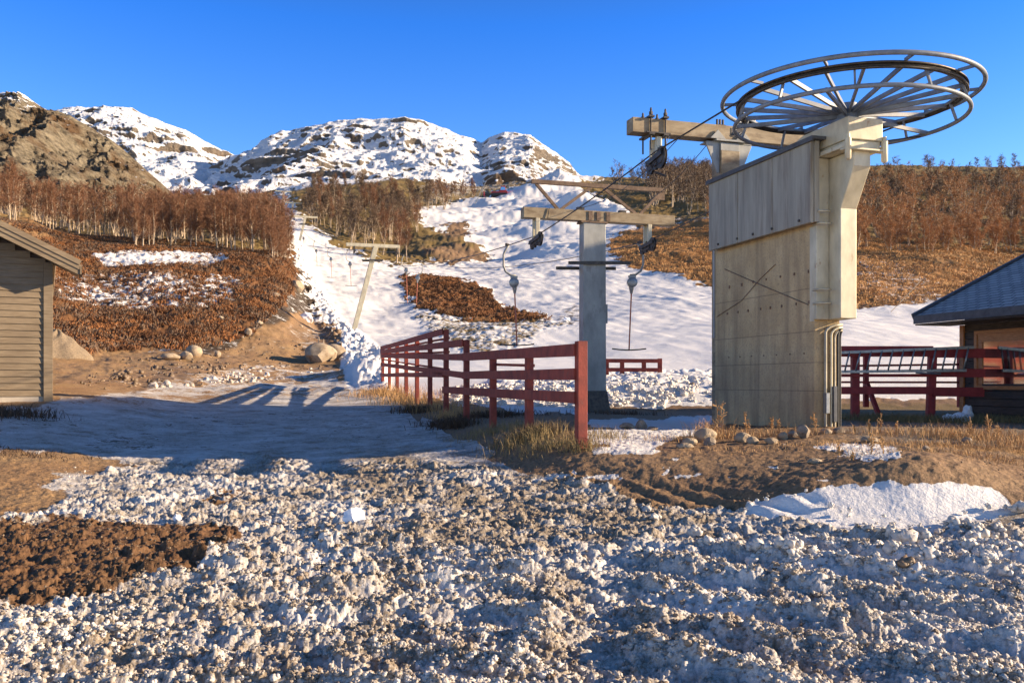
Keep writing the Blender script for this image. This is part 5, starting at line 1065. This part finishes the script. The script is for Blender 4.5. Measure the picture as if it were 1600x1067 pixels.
sprigs('heather', 60000, [(-60, 560), (-60, 340), (140, 372), (340, 388), (430, 400), (462, 425), (462, 450), (440, 490), (400, 520), (330, 545), (200, 548), (80, 560)], (40, 92), .26, .06, 'twig_dark', 'dull brown dwarf shrubs standing among the rust heather behind the cabin', 'shrubs', 76)
sprigs('meadow_grass', 160000, [(940, 440), (950, 372), (1120, 344), (1340, 376), (1700, 396), (1700, 480), (1340, 484), (1120, 447)], (62, 150), .22, .075, 'straw_slope', 'dry orange grass on the slope right of the piste', 'grass', 73)
def stalk(x, y, D, h, label, seed):
    r = random.Random(seed); p = P(x, y, D); z = ground_z(p.x, D)-.02; root = Vector((p.x, D, z)); mb = MB()
    for k in range(3):
        tip = root+Vector((r.gauss(0, .10)*h, r.gauss(0, .1)*h, h*r.uniform(.7, 1))); mb.tube([root, root.lerp(tip, .5)+Vector((.01, 0, 0)), tip], [.004, .003, .002], 5)
        for j in range(9):
            t = r.uniform(.45, 1); b = root.lerp(tip, t); d = Vector((r.gauss(0, 1), r.gauss(0, 1), r.uniform(.5, 1.5))).normalized(); mb.tube([b, b+d*h*.13], [.0035, .006], 4)
    tag(mb.build('dry_stalk', 'straw', loc=root), label, 'dry plant', 'dry stalks round the station')
for i, (x, y, D, h, l) in enumerate([(1122, 700, 12.1, .50, 'tallest dry grass stalk at the left foot of the pillar'), (1167, 700, 12.1, .34, 'branched dry stalk left of the middle of the pillar foot'), (1206, 702, 12.0, .33, 'dry stalk below the middle of the pillar'), (1216, 704, 11.9, .26, 'short dry stalk right of the pillar middle'), (1273, 700, 11.9, .36, 'single upright dry stalk at the pillar corner'), (1145, 708, 11.6, .2, 'short dry stalk near the orange brown rock'),
    (1336, 700, 12, .16, 'low dry stalk first right of the conduits'), (1357, 700, 12, .22, 'tree shaped dry stalk right of the conduits'), (1374, 698, 12, .28, 'tall dry stalk on the path edge right of the pillar'), (1398, 700, 12, .2, 'thin single dry stalk on the path edge'), (1310, 756, 9.6, .18, 'small dry plant low on the berm face'), (1360, 758, 9.4, .26, 'branched dry plant above the snow mound'), (1380, 762, 9.2, .24, 'spreading dry plant touching the snow mound'), (1332, 780, 8.9, .12, 'tuft like dry plant at the snow mound tip'),
    (1520, 712, 11.3, .3, 'dry stalk in the grass below the hut, left one'), (1545, 712, 11.3, .36, 'tallest dry stalk in the grass below the hut'), (1560, 716, 11.1, .3, 'dry stalk in the grass below the hut, right one')]): stalk(x, y, D, h, l, 400+i)
